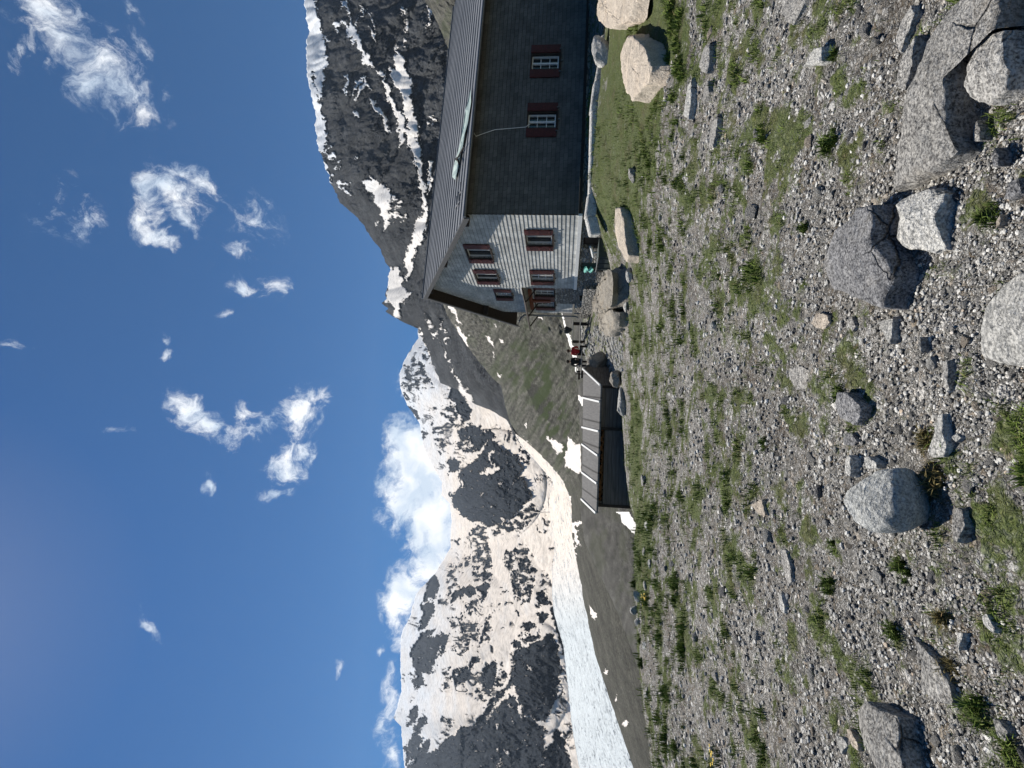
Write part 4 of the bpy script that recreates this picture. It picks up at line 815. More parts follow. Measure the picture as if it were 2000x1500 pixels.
def slab_rock(name, label, cat, outline, hgt, mat, seed=1, lift=.5, rough=.02, nres=72, topslope=(0,0), prof='slab', group=None):
    """outline: (U,V) of the rock as seen; taken to the plane at `lift` of its height, then given its true thickness"""
    o = np.array(outline, float); P = []; v0_, v1_ = o[:, 1].min(), o[:, 1].max()
    for U, V in o:
        q = ghit(U, V, hgt*((.55 if prof == 'over' else .12)+(.95-(.55 if prof == 'over' else .12))*(v1_-V)/(v1_-v0_))); P.append(q)
    P = np.array([q for q in P if q is not None]); seg = np.linalg.norm(np.roll(P, -1, 0)-P, axis=1); cum = np.concatenate([[0], np.cumsum(seg)]); t = np.linspace(0, cum[-1], nres, endpoint=False)
    Q = np.concatenate([P, P[:1]]); B = np.stack([np.interp(t, cum, Q[:, i]) for i in range(2)], 1)
    cen = B.mean(0); siz = np.ptp(B, 0).max(); rings = []
    prof_ = {'over': [(.55,-.3),(.66,.0),(.86,.25),(.97,.45),(1.0,.62),(.995,.78),(.965,.89),(.90,.95),(.78,.99),(.6,1.02),(.4,1.04),(.2,1.05)],
             'bold': [(.98,-.4),(1.03,.0),(1.04,.35),(1.01,.62),(.95,.82),(.86,.93),(.74,.985),(.6,1.01),(.45,1.02),(.3,1.03),(.15,1.03)],
             'slab': [(1.05,-.25),(1.03,.05),(1.01,.55),(1.0,.90),(.975,.965),(.93,.99),(.8,1.),(.6,1.01),(.45,1.0),(.3,1.02),(.15,1.0)],
             'round': [(1.0,-.35),(1.05,.05),(1.06,.3),(1.0,.55),(.9,.75),(.76,.88),(.6,.96),(.45,1.),(.3,1.02),(.15,1.03)]}[prof]
    V_ = []
    for s_, z_ in prof_:
        xy = cen+(B-cen)*s_; base = hz(xy[:, 0], xy[:, 1]).mean() if False else gz(*cen)
        loc = hz(xy[:, 0], xy[:, 1]); z = (loc*.5+base*.5)+hgt*z_+((xy-cen) @ np.array(topslope))*max(z_, 0)
        k = 5/max(siz, .1)
        rs_ = np.random.default_rng(seed); pl = [(rs_.uniform(-.04, .16), rs_.normal(0, .05 if prof == 'over' else (.22 if hgt > .07 else .12), 2)) for _ in range(9)]
        fac = np.min([a_+((xy-cen)/max(siz, .1)*2) @ sl_ for a_, sl_ in pl], 0); z = z+hgt*(fac*.9*max(z_, 0)+.07*ridge(xy[:, 0]*k+seed*3.1, xy[:, 1]*k, 5, .6)*min(1, max(z_, 0)+.1))
        xy = xy+(rough*siz*fbm(np.cos(np.arange(nres)/nres*2*pi)*2+z_*2+seed, np.sin(np.arange(nres)/nres*2*pi)*2+z_, 4, .6))[:, None]*(B-cen)/np.linalg.norm(B-cen, axis=1)[:, None]
        V_.append(np.column_stack([xy, z]))
    n = len(V_); top = V_[-1].mean(0); A = np.concatenate(V_+[top[None]]); org = np.array([cen[0], cen[1], gz(*cen)]); A = A-org
    F = []
    for i in range(n-1):
        for j in range(nres): F.append((i*nres+j, i*nres+(j+1) % nres, (i+1)*nres+(j+1) % nres, (i+1)*nres+j))
    for j in range(nres): F.append(((n-1)*nres+j, (n-1)*nres+(j+1) % nres, n*nres))
    me = bpy.data.meshes.new(name); me.from_pydata([tuple(q) for q in A], [], F)
    bm = bmesh.new(); bm.from_mesh(me); bmesh.ops.recalc_face_normals(bm, faces=bm.faces); bmesh.ops.subdivide_edges(bm, edges=bm.edges[:], cuts=1, use_grid_fill=True)
    cc = np.array([v.co[:] for v in bm.verts]); k = 14/max(siz, .2)
    dz = rough*siz*.5*(ridge((cc[:, 0]+org[0])*k, (cc[:, 1]+cc[:, 2]*1.3+org[1])*k, 4, .6, seed)-.5)
    bm.normal_update()
    for v, d_ in zip(bm.verts, dz): v.co += v.normal*float(d_)
    for f in bm.faces: f.smooth = True
    bm.to_mesh(me); bm.free()
    me.set_sharp_from_angle(angle=radians(38)) if hasattr(me, 'set_sharp_from_angle') else None
    ob = mk(name, me, mat); ob.location = org; tag(ob, label, cat, group); return ob
def XY(ox, oy, s_, pts): return [(1500-(oy+y/s_), ox+x/s_) for x, y in pts]
a3 = lambda p: XY(1400, 400, 3.333, p); b3 = lambda p: XY(1400, 800, 3.333, p); c3 = lambda p: XY(1400, 1100, 3.333, p); d2 = lambda p: XY(1100, 0, 2.222, p)

slab_rock('boulder', 'pale grey rounded boulder with a deep black shadow, alone in the gravel', 'boulder', b3([(870,590),(900,510),(1000,430),(1060,390),(1160,375),(1190,440),(1230,540),(1250,640),(1230,770),(1150,800),(1060,805),(970,750),(910,680)]), .21, M_roundstone, 3, .62, .010, topslope=(-.10, .22), prof='over')
slab_rock('boulder', 'long speckled granite slab, largest rock at the lower right edge', 'boulder', d2([(1395,820),(1420,700),(1450,600),(1490,420),(1560,300),(1600,170),(1760,0),(1860,-60),(2010,-60),(2000,120),(1745,160),(1728,380),(1720,560),(1755,660),(1600,740)]), .12, M_granite, 5, .6, .012)
slab_rock('boulder', 'flat grey granite block beside the long slab, with a dark gap behind', 'boulder', d2([(1745,170),(1900,140),(2010,130),(2040,300),(2000,390),(1870,455),(1770,435),(1730,380)]), .12, M_granite, 8, .6, .012)
slab_rock('boulder', 'light jagged granite slab wedged between two darker boulders', 'boulder', a3([(1150,0),(1190,60),(1160,150),(1135,215),(1200,280),(1300,290),(1400,320),(1440,290),(1500,300),(1500,100),(1560,-80),(1400,-110),(1260,-60)]), .10, M_palegranite, 9, .6, .02)
slab_rock('boulder', 'dark lichen-grey boulder with one pale cream flank', 'boulder', a3([(720,270),(790,150),(860,130),(980,20),(1130,0),(1180,80),(1140,210),(1290,400),(1305,490),(1200,600),(1190,680),(1100,650),(930,600),(740,550),(685,450),(680,360)]), .15, M_darkgranite, 12, .6, .012)
slab_rock('boulder', 'broad flat speckled granite slab at the bottom, sunk in the gravel', 'boulder', a3([(1900,520),(2060,440),(2300,480),(2320,980),(2050,1040),(1780,1030),(1660,980),(1700,850),(1740,650)]), .08, M_palegranite, 14, .6, .012)
slab_rock('boulder', 'oblong grey granite boulder in the lower left corner', 'boulder', c3([(880,960),(940,915),(1000,900),(1150,980),(1250,1010),(1290,1180),(1350,1333),(1300,1420),(1130,1390),(1040,1240),(950,1120),(900,1040)]), .12, M_granite, 17, .6, .012)
slab_rock('rock', 'flat grey rock slab left of the round boulder, level with the gravel', 'rock', c3([(1280,480),(1370,560),(1480,660),(1560,800),(1590,930),(1450,900),(1350,830),(1340,640)]), 0.033, M_granite, 19, .6, .02)
slab_rock('rock', 'small white rock touching the round boulder', 'rock', b3([(830,330),(870,295),(930,320),(935,390),(915,440),(850,410)]), 0.058, M_palegranite, 20, .6, .02, 40)
slab_rock('rock', 'thin wedge of pale rock leaning by the round boulder', 'rock', b3([(955,310),(1010,305),(1100,350),(1090,385),(980,385)]), 0.046, M_palegranite, 21, .6, .02, 40)
slab_rock('rock', 'tan triangular rock lying alone on gravel', 'rock', b3([(215,620),(320,585),(340,690),(300,690)]), 0.039, M_pinkrock, 22, .6, .02, 36)
slab_rock('rock', 'long narrow rock slab half buried in the gravel', 'rock', b3([(410,905),(460,915),(490,980),(510,1120),(480,1150),(450,1080)]), 0.033, M_granite, 23, .6, .02, 48)
slab_rock('rock', 'blue grey square stone next to a patch of moss', 'rock', b3([(825,155),(900,155),(940,210),(900,235),(830,230)]), 0.033, M_darkgranite, 24, .6, .02, 36)
slab_rock('rock', 'pale three-cornered rock left of the dark boulder', 'rock', a3([(1040,765),(1110,750),(1200,740),(1190,860),(1160,910),(1110,840)]), 0.046, M_palegranite, 25, .6, .02, 40)
slab_rock('rock', 'low brown-grey rock with a bright cream lower edge', 'rock', a3([(600,770),(660,700),(750,720),(765,770),(720,810),(650,800)]), 0.039, M_pinkrock, 26, .6, .02, 40)
slab_rock('rock', 'half-buried dark rock with a pale rim and tall grass on top', 'rock', b3([(750,-60),(760,20),(850,70),(930,105),(1000,60),(1010,-30),(900,-110),(800,-110)]), 0.078, M_darkgranite, 27, .6, .02, 48)
slab_rock('rock', 'wide flat grey rock flush with fine gravel', 'rock', a3([(465,1070),(540,1050),(610,1080),(600,1190),(520,1205),(465,1150)]), 0.019, M_granite, 28, .6, .02, 40)
slab_rock('rock', 'small upright grey stone casting a dark shadow', 'rock', a3([(1310,900),(1350,860),(1395,875),(1380,940),(1340,965)]), 0.046, M_granite, 29, .6, .02, 36)
slab_rock('rock', 'angular grey stone above the low brown-grey rock', 'rock', a3([(850,750),(900,725),(930,790),(900,825),(860,800)]), 0.033, M_granite, 30, .6, .02, 36)
slab_rock('rock', 'long grey stone near the broad bottom slab', 'rock', a3([(1465,1020),(1530,1010),(1560,1100),(1560,1200),(1520,1220),(1470,1120)]), 0.039, M_granite, 31, .6, .02, 40)
slab_rock('rock', 'pale stone with two lobes beside a brown grass clump', 'rock', b3([(1370,270),(1440,170),(1460,30),(1500,30),(1510,150),(1560,230),(1530,310),(1400,310)]), 0.046, M_palegranite, 32, .6, .02, 48)
slab_rock('rock', 'blue-grey stone below the round boulder', 'rock', b3([(1525,720),(1560,640),(1640,650),(1690,760),(1620,860),(1570,870)]), 0.046, M_granite, 33, .6, .02, 44)
slab_rock('rock', 'small flat diamond-shaped stone', 'rock', b3([(1530,180),(1580,155),(1625,185),(1580,215)]), 0.026, M_palegranite, 34, .6, .02, 30)
slab_rock('rock', 'grey stone at the bottom edge above a green clump', 'rock', c3([(1790,1010),(1870,1030),(1950,1100),(1930,1170),(1850,1140)]), 0.039, M_granite, 35, .6, .02, 40)
slab_rock('rock', 'pale stone under the bottom left grass tuft', 'rock', c3([(1720,340),(1780,330),(1870,430),(1850,460),(1750,400)]), 0.033, M_palegranite, 36, .6, .02, 40)
slab_rock('rock', 'small white heart-shaped stone', 'rock', c3([(1565,450),(1650,460),(1640,510),(1605,570),(1575,520)]), 0.033, M_palegranite, 37, .6, .02, 36)
slab_rock('rock', 'yellowish stone pressed against the oblong boulder', 'rock', c3([(840,1080),(880,1080),(950,1170),(960,1230),(900,1200)]), 0.039, M_pinkrock, 38, .6, .02, 36)
slab_rock('rock', 'pale wedge stone left of the yellowish stone', 'rock', c3([(775,1120),(830,1130),(875,1190),(820,1245),(790,1200)]), 0.033, M_palegranite, 39, .6, .02, 36)
slab_rock('rock', 'blue-white stone among pebbles on the left', 'rock', c3([(395,240),(420,190),(470,290),(460,330),(420,300)]), 0.039, M_palegranite, 40, .6, .02, 36)
slab_rock('rock', 'smooth grey stone by the long granite slab', 'rock', d2([(1780,540),(1820,520),(1865,560),(1860,610),(1800,615)]), 0.046, M_granite, 41, .6, .02, 36)
slab_rock('rock', 'grey-green stone in the lower right corner gravel', 'rock', d2([(1905,860),(1950,790),(2030,770),(2040,840),(1940,870)]), 0.046, M_darkgranite, 42, .6, .02, 36)
slab_rock('rock', 'brown square rock in a hollow near the long slab', 'rock', d2([(1860,680),(1890,640),(1950,670),(1940,720),(1880,725)]), 0.052, M_darkgranite, 43, .6, .02, 36)
slab_rock('rock', 'cream stone between the broad slab and the jagged slab', 'rock', d2([(1880,960),(1930,930),(1935,965),(1880,990)]), 0.033, M_pinkrock, 44, .6, .02, 30)
slab_rock('rock', 'twisted pale rock with a dark notch on the right', 'rock', d2([(1030,290),(1080,240),(1120,210),(1170,200),(1160,270),(1120,285),(1060,280)]), 0.085, M_palegranite, 45, .6, .02, 44)
slab_rock('rock', 'flat grey rock at the far right edge of the gravel', 'rock', d2([(935,-20),(1000,-30),(1080,-10),(1010,110),(970,90),(945,40)]), 0.058, M_granite, 46, .6, .02, 44)
slab_rock('rock', 'long flat grey stone above the long granite slab', 'rock', d2([(1440,190),(1460,110),(1540,20),(1560,60),(1500,160),(1465,235)]), 0.046, M_granite, 47, .6, .02, 44)
slab_rock('rock', 'grey slab pressed against the long granite slab', 'rock', d2([(1450,330),(1500,230),(1580,150),(1560,280),(1500,390),(1450,380)]), 0.065, M_granite, 48, .6, .02, 48)
slab_rock('rock', 'bright bluish white flat stone lying on the slope', 'rock', d2([(520,500),(545,370),(580,335),(578,440),(560,520)]), 0.065, M_palegranite, 49, .6, .03, 44)
slab_rock('rock', 'smooth leaf-shaped grey stone on the slope', 'rock', d2([(625,590),(650,530),(695,490),(690,540),(660,640),(630,640)]), 0.065, M_granite, 50, .6, .02, 44)
slab_rock('rock', 'grey stone above the leaf-shaped stone', 'rock', d2([(600,430),(640,350),(655,350),(650,400),(615,445)]), 0.065, M_granite, 51, .6, .02, 36)
slab_rock('rock', 'low grey rock at the lower rim of the grass bank', 'rock', d2([(580,290),(620,200),(655,190),(660,260),(640,320)]), 0.091, M_granite, 52, .6, .02, 36)

# rocks of the grass bank below the hut
slab_rock('boulder', 'big warm cream boulder with a crack on the grass bank', 'boulder', d2([(225,235),(250,190),(290,150),(340,160),(420,200),(455,290),(430,360),(390,390),(340,440),(300,400),(250,330)]), .30, M_pinkrock, 101, .8, .012, prof='slab')
slab_rock('boulder', 'large cream boulder cut by the right edge, below the hut wall', 'boulder', d2([(60,0),(60,-90),(200,-120),(380,-90),(370,0),(350,90),(240,125),(150,60)]), .34, M_pinkrock, 102, .8, .012, prof='slab')
place_rock('boulder', 'pale boulder behind the large cream boulder at the foot of the hut', 'boulder', 1415, 1190, 84, 34, M_palegranite, 103, .6, .2)
slab_rock('boulder', 'long low brown-grey boulder in the grass by the hut corner', 'boulder', XY(800, 360, 4, [(1570,180),(1640,185),(1700,260),(1760,440),(1790,560),(1765,610),(1690,500),(1610,360),(1580,270)]), .26, M_pinkrock, 104, .8, .012, prof='slab')
place_rock('rock', 'small grey rock half covered by grass beside the hut corner', 'rock', 1165, 1243, 34, 16, M_granite, 105)
slab_rock('boulder', 'brown-grey rock outcrop under the masonry wall of the hut', 'boulder', XY(800, 360, 4, [(1400,920),(1480,830),(1550,720),(1640,650),(1680,780),(1670,950),(1560,1010),(1450,1000)]), .55, M_brownrock, 106, .7, .03, prof='slab')
slab_rock('boulder', 'lighter rock hump left of the hut foundation', 'boulder', XY(800, 360, 4, [(1430,1010),(1540,1010),(1670,985),(1685,1100),(1620,1190),(1500,1130)]), .45, M_brownrock, 107, .7, .03, prof='slab')
place_rock('boulder', 'brown boulder standing between the shed and the terrace', 'boulder', 790, 1190, 52, 46, M_brownrock, 108, .9, .3, cuts=12)
place_rock('boulder', 'dark round rock at the right end of the shed', 'boulder', 760, 1214, 40, 28, M_brownrock, 109, .9, .3)
place_rock('boulder', 'flat slab lying at the foot of the shed', 'boulder', 715, 1222, 60, 18, M_palegranite, 110, .5, .1)
place_rock('rock', 'bluish stone in the turf under the hut gable', 'rock', 965, 1236, 34, 14, M_palegranite, 111)
place_rock('rock', 'pale stone under the rock outcrop', 'rock', 905, 1228, 30, 10, M_palegranite, 112)
for i, (U, V, w_, h_) in enumerate([(352,1266,22,12),(330,1252,26,16),(305,1247,24,18),(283,1250,18,12),(420,1262,20,8),(236,1262,20,9),(140,1268,24,12),(470,1268,24,10),(560,1262,30,10),(395,1274,22,9)]):
    place_rock('rock', 'pale rock among the turf along the brow at the left', 'rock', U, V, w_, h_, M_palegranite if i % 2 else M_granite, 120+i, .8, i, group='rocks along the brow', sub=3)
# stone edge of the path in front of the long wall
ed = [(1040,1150),(1075,1142),(1120,1146),(1200,1150),(1280,1152),(1340,1158),(1385,1168),(1430,1172)]
top = []
for U, V in ed:
    top.append(at(U, V, 14.75+(U-1050)*.0010))
b = MB()
for i in range(len(top)-1):
    A, B_ = Vector(top[i]), Vector(top[i+1]); A.z += .03*sin(i*2.1); n_ = Vector((0, .22, 0)); f_ = Vector((0,-.16,-.10)); dn = Vector((0,0,-.25))
    b.hexa([A+f_+dn, B_+f_+dn, B_+n_+dn, A+n_+dn, A+f_*.4, B_+f_*.4, B_+n_, A+n_])
o = b.build('stone_kerb', M_palegranite, bevel=.03); tag(o, 'row of pale edging slabs along the shaded wall of the hut', 'kerb')

# loose stones one can count, pebbles nobody could
protos = [facet_rock(300+i, (1, .75+.1*(i % 3), .5+.08*(i % 4)), 12, 2, .04) for i in range(10)]
mats = [M_palegranite, M_granite, M_granite, M_darkgranite, M_palegranite, M_pinkrock]
pm = {}
for i, me in enumerate(protos):
    for j in range(2):
        q = me.copy(); q.materials.clear(); q.materials.append(mats[(i+j*3) % 6]); pm[(i, j)] = q
        for p in q.polygons: p.use_smooth = False
big_boxes = [o for o in COL.objects if o.name.startswith(('boulder', 'rock'))and o.type == 'MESH' and 'mountain' not in o.name]
occ = []
for o in big_boxes:
    bb = [o.matrix_basis @ Vector(c) for c in o.bound_box]; c = sum(bb, Vector())/8; r_ = max((Vector((q.x, q.y, 0))-Vector((c.x, c.y, 0))).length for q in bb); occ.append((c.x, c.y, r_*.62))
occ = np.array(occ)
def free(x, y, m_=1.):
    return np.all((occ[None, :, 0]-np.asarray(x)[:, None])**2+(occ[None, :, 1]-np.asarray(y)[:, None])**2 > (occ[None, :, 2]*m_)**2, axis=1)
def in_view_pts(n, rng, v0=1290, v1=2060, u0=-40, u1=1540, pw=1.):
    U = rng.uniform(u0, u1, n); V = v0+(v1-v0)*rng.uniform(0, 1, n)**pw
    d = ray(U, V); k = -1.6/d[:, 2]
    for _ in range(6):
        P = EYE+d*k[:, None]; k = k*(1.6-hz(P[:, 0], P[:, 1]))/(1.6-P[:, 2]+1e-9)
    P = EYE+d*k[:, None]; return U, V, P, k
rg = np.random.default_rng(5)
U_, V_, P_, K_ = in_view_pts(520, rg, pw=.9); cl = fbm(P_[:, 0]*.8, P_[:, 1]*.8, 3, .6, 40)
ok = free(P_[:, 0], P_[:, 1]) & (cl > -.35); cnt = 0
for i in np.where(ok)[0]:
    if cnt >= 290: break
    s_ = (8+26*rg.random()**2.6)/1000*K_[i]*1.15; s_ = min(s_, .16)
    o = bpy.data.objects.new('stone', pm[(int(rg.integers(10)), int(rg.integers(2)))]); COL.objects.link(o)
    o.location = (P_[i, 0], P_[i, 1], gz(P_[i, 0], P_[i, 1])+s_*.12); o.scale = (s_, s_*rg.uniform(.7, 1), s_*rg.uniform(.6, 1)); o.rotation_euler = (rg.uniform(-.3, .3), rg.uniform(-.3, .3), rg.uniform(0, 6.3))
    tag(o, 'small loose grey stone lying among the pebbles', 'stone', 'loose stones on the gravel'); cnt += 1
def scatter_mesh(name, templates, pos, size, rng, mat, extra=None):
    VV = []; FF = []; base = 0
    for i in range(len(pos)):
        tv, tf = templates[i % len(templates)]; a = rng.uniform(0, 6.28); c_, s_ = cos(a), sin(a)
        q = tv*size[i]*rng.uniform(.75, 1.1, 3); q = np.stack([q[:, 0]*c_-q[:, 1]*s_, q[:, 0]*s_+q[:, 1]*c_, q[:, 2]], 1)
        VV.append(q+pos[i]); FF.append(tf+base); base += len(tv)
    return mk(name, mesh_np(name, np.concatenate(VV), np.concatenate(FF), None, False), mat)
tmpl = []
for i in range(8):
    me = facet_rock(500+i, (1, .8, .62), 9, 1, .0); tv = np.array([v.co[:] for v in me.vertices]); tf = np.array([p.vertices[:] for p in me.polygons]); tmpl.append((tv, tf))
U_, V_, P_, K_ = in_view_pts(60000, rg, v0=1270, u0=-240, u1=1740, pw=.85)
gr = green(P_[:, 0], P_[:, 1], P_[:, 2]); cl = fbm(P_[:, 0]*1.1, P_[:, 1]*1.1, 4, .6, 41)
keep = free(P_[:, 0], P_[:, 1], .95) & (rg.random(len(gr)) > gr*.85) & (cl > -.25-.5*rg.random(len(gr)))
P_ = P_[keep]; K_ = K_[keep]; sz = np.clip((2.4+10*rg.random(len(K_))**4)/1000*K_, .006, .06)
P_[:, 2] = hz(P_[:, 0], P_[:, 1])+.006+sz*.16
def mat_pebble():
    n = NT('pebbles', .9, .2); c = n.ramp(n.isl(), (0., (.10,.098,.095)), (.35, (.25,.244,.23)), (.75, (.44,.43,.40)), (.97, (.70,.69,.65)), (1., (.48,.38,.28)))
    c = n.mix(1, c, n.ramp(n.noise(120, 3, .7), (.35, .65), (.6, 1.1)), 'MULTIPLY'); return n.done(c, n.bump(n.noise(90, 4, .6), .5, .004))
o = scatter_mesh('gravel', tmpl, P_, sz, rg, mat_pebble()); tag(o, kind='stuff')
# rubble slope under the terrace
rg2 = np.random.default_rng(8); n_ = 900; U_, V_, P_, K_ = in_view_pts(n_, rg2, v0=1148, v1=1216, u0=776, u1=868)
sz = np.clip((4+9*rg2.random(n_)**1.5)/1000*K_, .05, .35); P_[:, 2] = hz(P_[:, 0], P_[:, 1])+sz*.1
o = scatter_mesh('rubble', tmpl, P_, sz, rg2, M_palegranite); tag(o, kind='stuff')

# ------------------------------------------------------------------ grass
def mat_grass(name='grass_blades', a=(.045,.068,.015), b_=(.12,.17,.032), c_=(.20,.17,.075)):
    n = NT(name, .8, .15); col = n.ramp(n.isl(), (0., a), (.6, b_), (.9, tuple(q*1.3 for q in b_)), (1., c_)); n.b.inputs['Subsurface Weight'].default_value = 0
    return n.done(col)
M_grass = mat_grass()
def blades(pos, h, rng, lean=.5, wf=.055, wmin=.0016):
    n = len(pos); a = rng.uniform(0, 2*pi, n); l = rng.uniform(.1, lean, n); dx = np.cos(a); dy = np.sin(a); w = np.maximum(h*wf, wmin)
    px, py = -dy, dx; b0 = pos; m_ = pos+np.stack([dx*l*h*.35, dy*l*h*.35, h*.6], 1); t = pos+np.stack([dx*l*h, dy*l*h, h*(1-.3*l)], 1); s_ = np.stack([px*w, py*w, px*0], 1)
    V = np.stack([b0-s_, b0+s_, m_+s_*.8, m_-s_*.8, t], 1).reshape(-1, 3); i = np.arange(n)[:, None]*5
    F = np.concatenate([i+np.array([[0,1,2,3]]), i+np.array([[3,2,4,4]])], 0); return V, F
def blade_mesh(name, pos, h, rng, mat, parent=None, **k):
    V, F = blades(pos, h, rng, **k); me = bpy.data.meshes.new(name); n = len(pos)
    me.vertices.add(len(V)); me.vertices.foreach_set('co', V.astype(np.float32).ravel()); q = F[:n]; t = F[n:, :3]
    lp = np.concatenate([q.ravel(), t.ravel()]).astype(np.int32); me.loops.add(len(lp)); me.loops.foreach_set('vertex_index', lp); me.polygons.add(2*n)
    me.polygons.foreach_set('loop_start', np.concatenate([np.arange(n)*4, 4*n+np.arange(n)*3]).astype(np.int32)); me.update(calc_edges=True); return mk(name, me, mat, parent)
rg3 = np.random.default_rng(21); PP = []; HH = []
for v0, v1, n_, h0 in ((1160, 1340, 240000, .055), (1300, 1500, 105000, .042), (1480, 2060, 145000, .028)):
    U_, V_, P_, K_ = in_view_pts(n_, rg3, v0=v0, v1=v1, u0=-240, u1=1740); gr = green(P_[:, 0], P_[:, 1], P_[:, 2])
    keep = (rg3.random(n_) < gr**1.3) & (K_ < 22) & (K_ > .5) & free(P_[:, 0], P_[:, 1], .8); P_ = P_[keep]; g_ = gr[keep]
    P_[:, 2] = hz(P_[:, 0], P_[:, 1]); PP.append(P_); HH.append(h0*(.5+.8*rg3.random(len(P_)))*(.5+.6*g_)*np.clip(1+1.5*fbm(P_[:, 0]*3.2, P_[:, 1]*3.2, 3, .6, 77), .35, 2.2))
o = blade_mesh('grass', np.concatenate(PP), np.concatenate(HH), rg3, M_grass, lean=.9, wf=.05); tag(o, kind='stuff')
M_tuft_dark = mat_grass('dark_tuft', (.03,.05,.01), (.085,.125,.025), (.14,.15,.05)); M_tuft_brown = mat_grass('dry_tuft', (.08,.075,.03), (.17,.14,.06), (.30,.21,.11))
TU = [(357,1243,20,22,'d','dark grass tussock on the brow, second from the left',), (200,1256,20,22,'d','dark grass tussock on the brow at the far left'),(245,1252,12,14,'d','small dark tussock on the brow between two bigger ones'),
 (345,1632,44,40,'d','bright green cushion of moss-like grass in the gravel'),(430,1640,30,30,'d','dark green clump left of a cushion of grass'),(250,1770,50,46,'d','dark green clump near the lower left stones'),(380,1780,56,44,'d','green clump beside the round boulder shadow'),
 (560,1850,80,60,'b','brown and green dry clump in front of the round boulder'),(1085,1960,60,46,'d','green spiky tuft in the lower right gravel'),(730,1655,44,40,'d','tall dark grass on the half-buried rock'),(1060,1580,26,30,'d','small green tuft beside the dark boulder'),
 (90,1940,80,60,'d','leafy green clump in the bottom left corner'),(180,1880,60,40,'b','dry yellowish tuft near the bottom left'),(1400,1640,36,30,'d','green clump beside the twisted pale rock'),(1230,1640,60,50,'d','round green clump on the right side gravel'),
 (630,1500,34,26,'d','green clump in the middle of the gravel plain'),(640,1830,60,44,'b','dry reddish clump near the broad bottom slab'),(275,1870,50,44,'b','yellow brown tuft above the bottom left clump'),(960,1410,20,18,'d','tiny dark tuft far out on the gravel')]
for i, (U, V, w_, h_, k_, lab) in enumerate(TU):
    p = ghit(U, V)
    if p is None: continue
    D = float((p-EYE) @ _F); w = w_/FPX*D; h = min(.22, h_/FPX*D*.7); n_ = 700; a = rg3.uniform(0, 6.28, n_); r_ = w/2*np.sqrt(rg3.random(n_))*(1+.35*np.sin(a*2+i)+.2*np.sin(a*5+i*2)); x = p[0]+r_*np.cos(a); y = p[1]+w*.4+r_*np.sin(a)
    org = np.array([p[0], p[1]+w*.4, p[2]]); pos = np.stack([x, y, hz(x, y)], 1)-org; cl_ = fbm(x*22, y*22, 3, .6, 5); hh = .75*h*(.35+.9*rg3.random(n_))*np.clip(.75+cl_, .15, 1.3)*np.sqrt(np.clip(1.15-(r_/(w/2))**2, .1, 1))
    o = blade_mesh('grass_tuft', pos, hh, rg3, M_tuft_dark if k_ == 'd' else M_tuft_brown, lean=.9, wf=.045, wmin=.0012); o.location = org; tag(o, lab, 'grass tuft')
for i, (U, V) in enumerate(((338,1268),(330,1262),(20,1405))):
    p = ghit(U, V); pos = np.array([p+np.array([random.uniform(-.09,.09), random.uniform(-.09,.09), .06+.03*random.random()]) for _ in range(8)])
    fl = empty('flower_clump', tuple(p)); tag(fl, ['yellow alpine flowers in the turf on the brow', 'second yellow flower patch, just above the first on the brow', 'yellow flowers at the far left end of the gravel'][i], 'flowers')
    b = MB()
    for q in pos-p:
        for k in range(5):
            a = k*1.257; c = Vector(q); d1 = Vector((cos(a), sin(a), .35))*.014; d2_ = Vector((cos(a+.9), sin(a+.9), .35))*.014; b.quad(c, c+d1, c+(d1+d2_)*.8, c+d2_)
    b.build('blossom', mat_plain('yellow_petals', (.75,.52,.02), .6, .1), fl); blade_mesh('stem', np.repeat((pos-p)*[1,1,0], 6, 0)+rg3.normal(0, .012, (48, 3))*[1,1,0], np.full(48, .075), rg3, M_tuft_dark, fl)

# ------------------------------------------------------------------ things under the gable wall
def hloc(x, y, z): return HM @ Vector((x, y, z))
q = hloc(-.9, 1.3, 0); zb = gz(q.x, q.y)
wt = empty('water_trough', (q.x, q.y, zb), HA); tag(wt, 'dark sheet-metal tank standing against the masonry under the gable', 'tank')
b = MB(); b.box((-.35, -.55, 0), (.35, .55, .5)); b.box((-.38, -.58, .5), (.38, .58, .54)); [b.box((-.37, y-.02, .02), (-.35, y+.02, .5)) for y in (-.4, 0, .4)]
b.build('tank', mat_plain('dark_sheet', (.04,.055,.055), .5, .2, 5, .4), wt, bevel=.01); b = MB(); b.tube([(-.4,-.58,.56),(-.4,.58,.56)], .02, 6); b.build('rail', M_metal, wt)
q = hloc(-.25, 1.9, 0); zb = gz(q.x, q.y)
pp = MB(); pp.tube([(0,0,.75),(.02,.1,.7),(0,.55,.62),(.02,.9,.58)], [.05,.05,.06,.04], 8); pp.tube([(0,.45,0),(0,.45,.62)], .03, 6)
o = pp.build('drain_pipe', M_white); o.location = (q.x, q.y, zb); o.rotation_euler = (0,0,HA); tag(o, 'white bent pipe leaning on the cellar opening', 'pipe')
q = hloc(-.1, 4.3, 0); zb = gz(q.x, q.y)
jk = MB(); rj = random.Random(4); col = []
for i in range(9):
    for j in range(4): col.append((.05*sin(i*1.3+j), .42*(j/3-.5)*(1-.3*abs(i/8-.3)), .95-i*.05+.02*rj.random()))
nb_ = len(col); jk.v = col+[(c[0]+.05, c[1], c[2]) for c in col]
for i in range(8):
    for j in range(3):
        a = i*4+j; jk.f += [(a, a+1, a+5, a+4), (a+nb_, a+4+nb_, a+5+nb_, a+1+nb_)]
o = jk.build('cloth', mat_plain('turquoise_cloth', (.20,.52,.45), .8)); o.location = (q.x, q.y, zb); o.rotation_euler = (0,0,HA); tag(o, 'turquoise cloth hanging at the green cellar door', 'cloth')

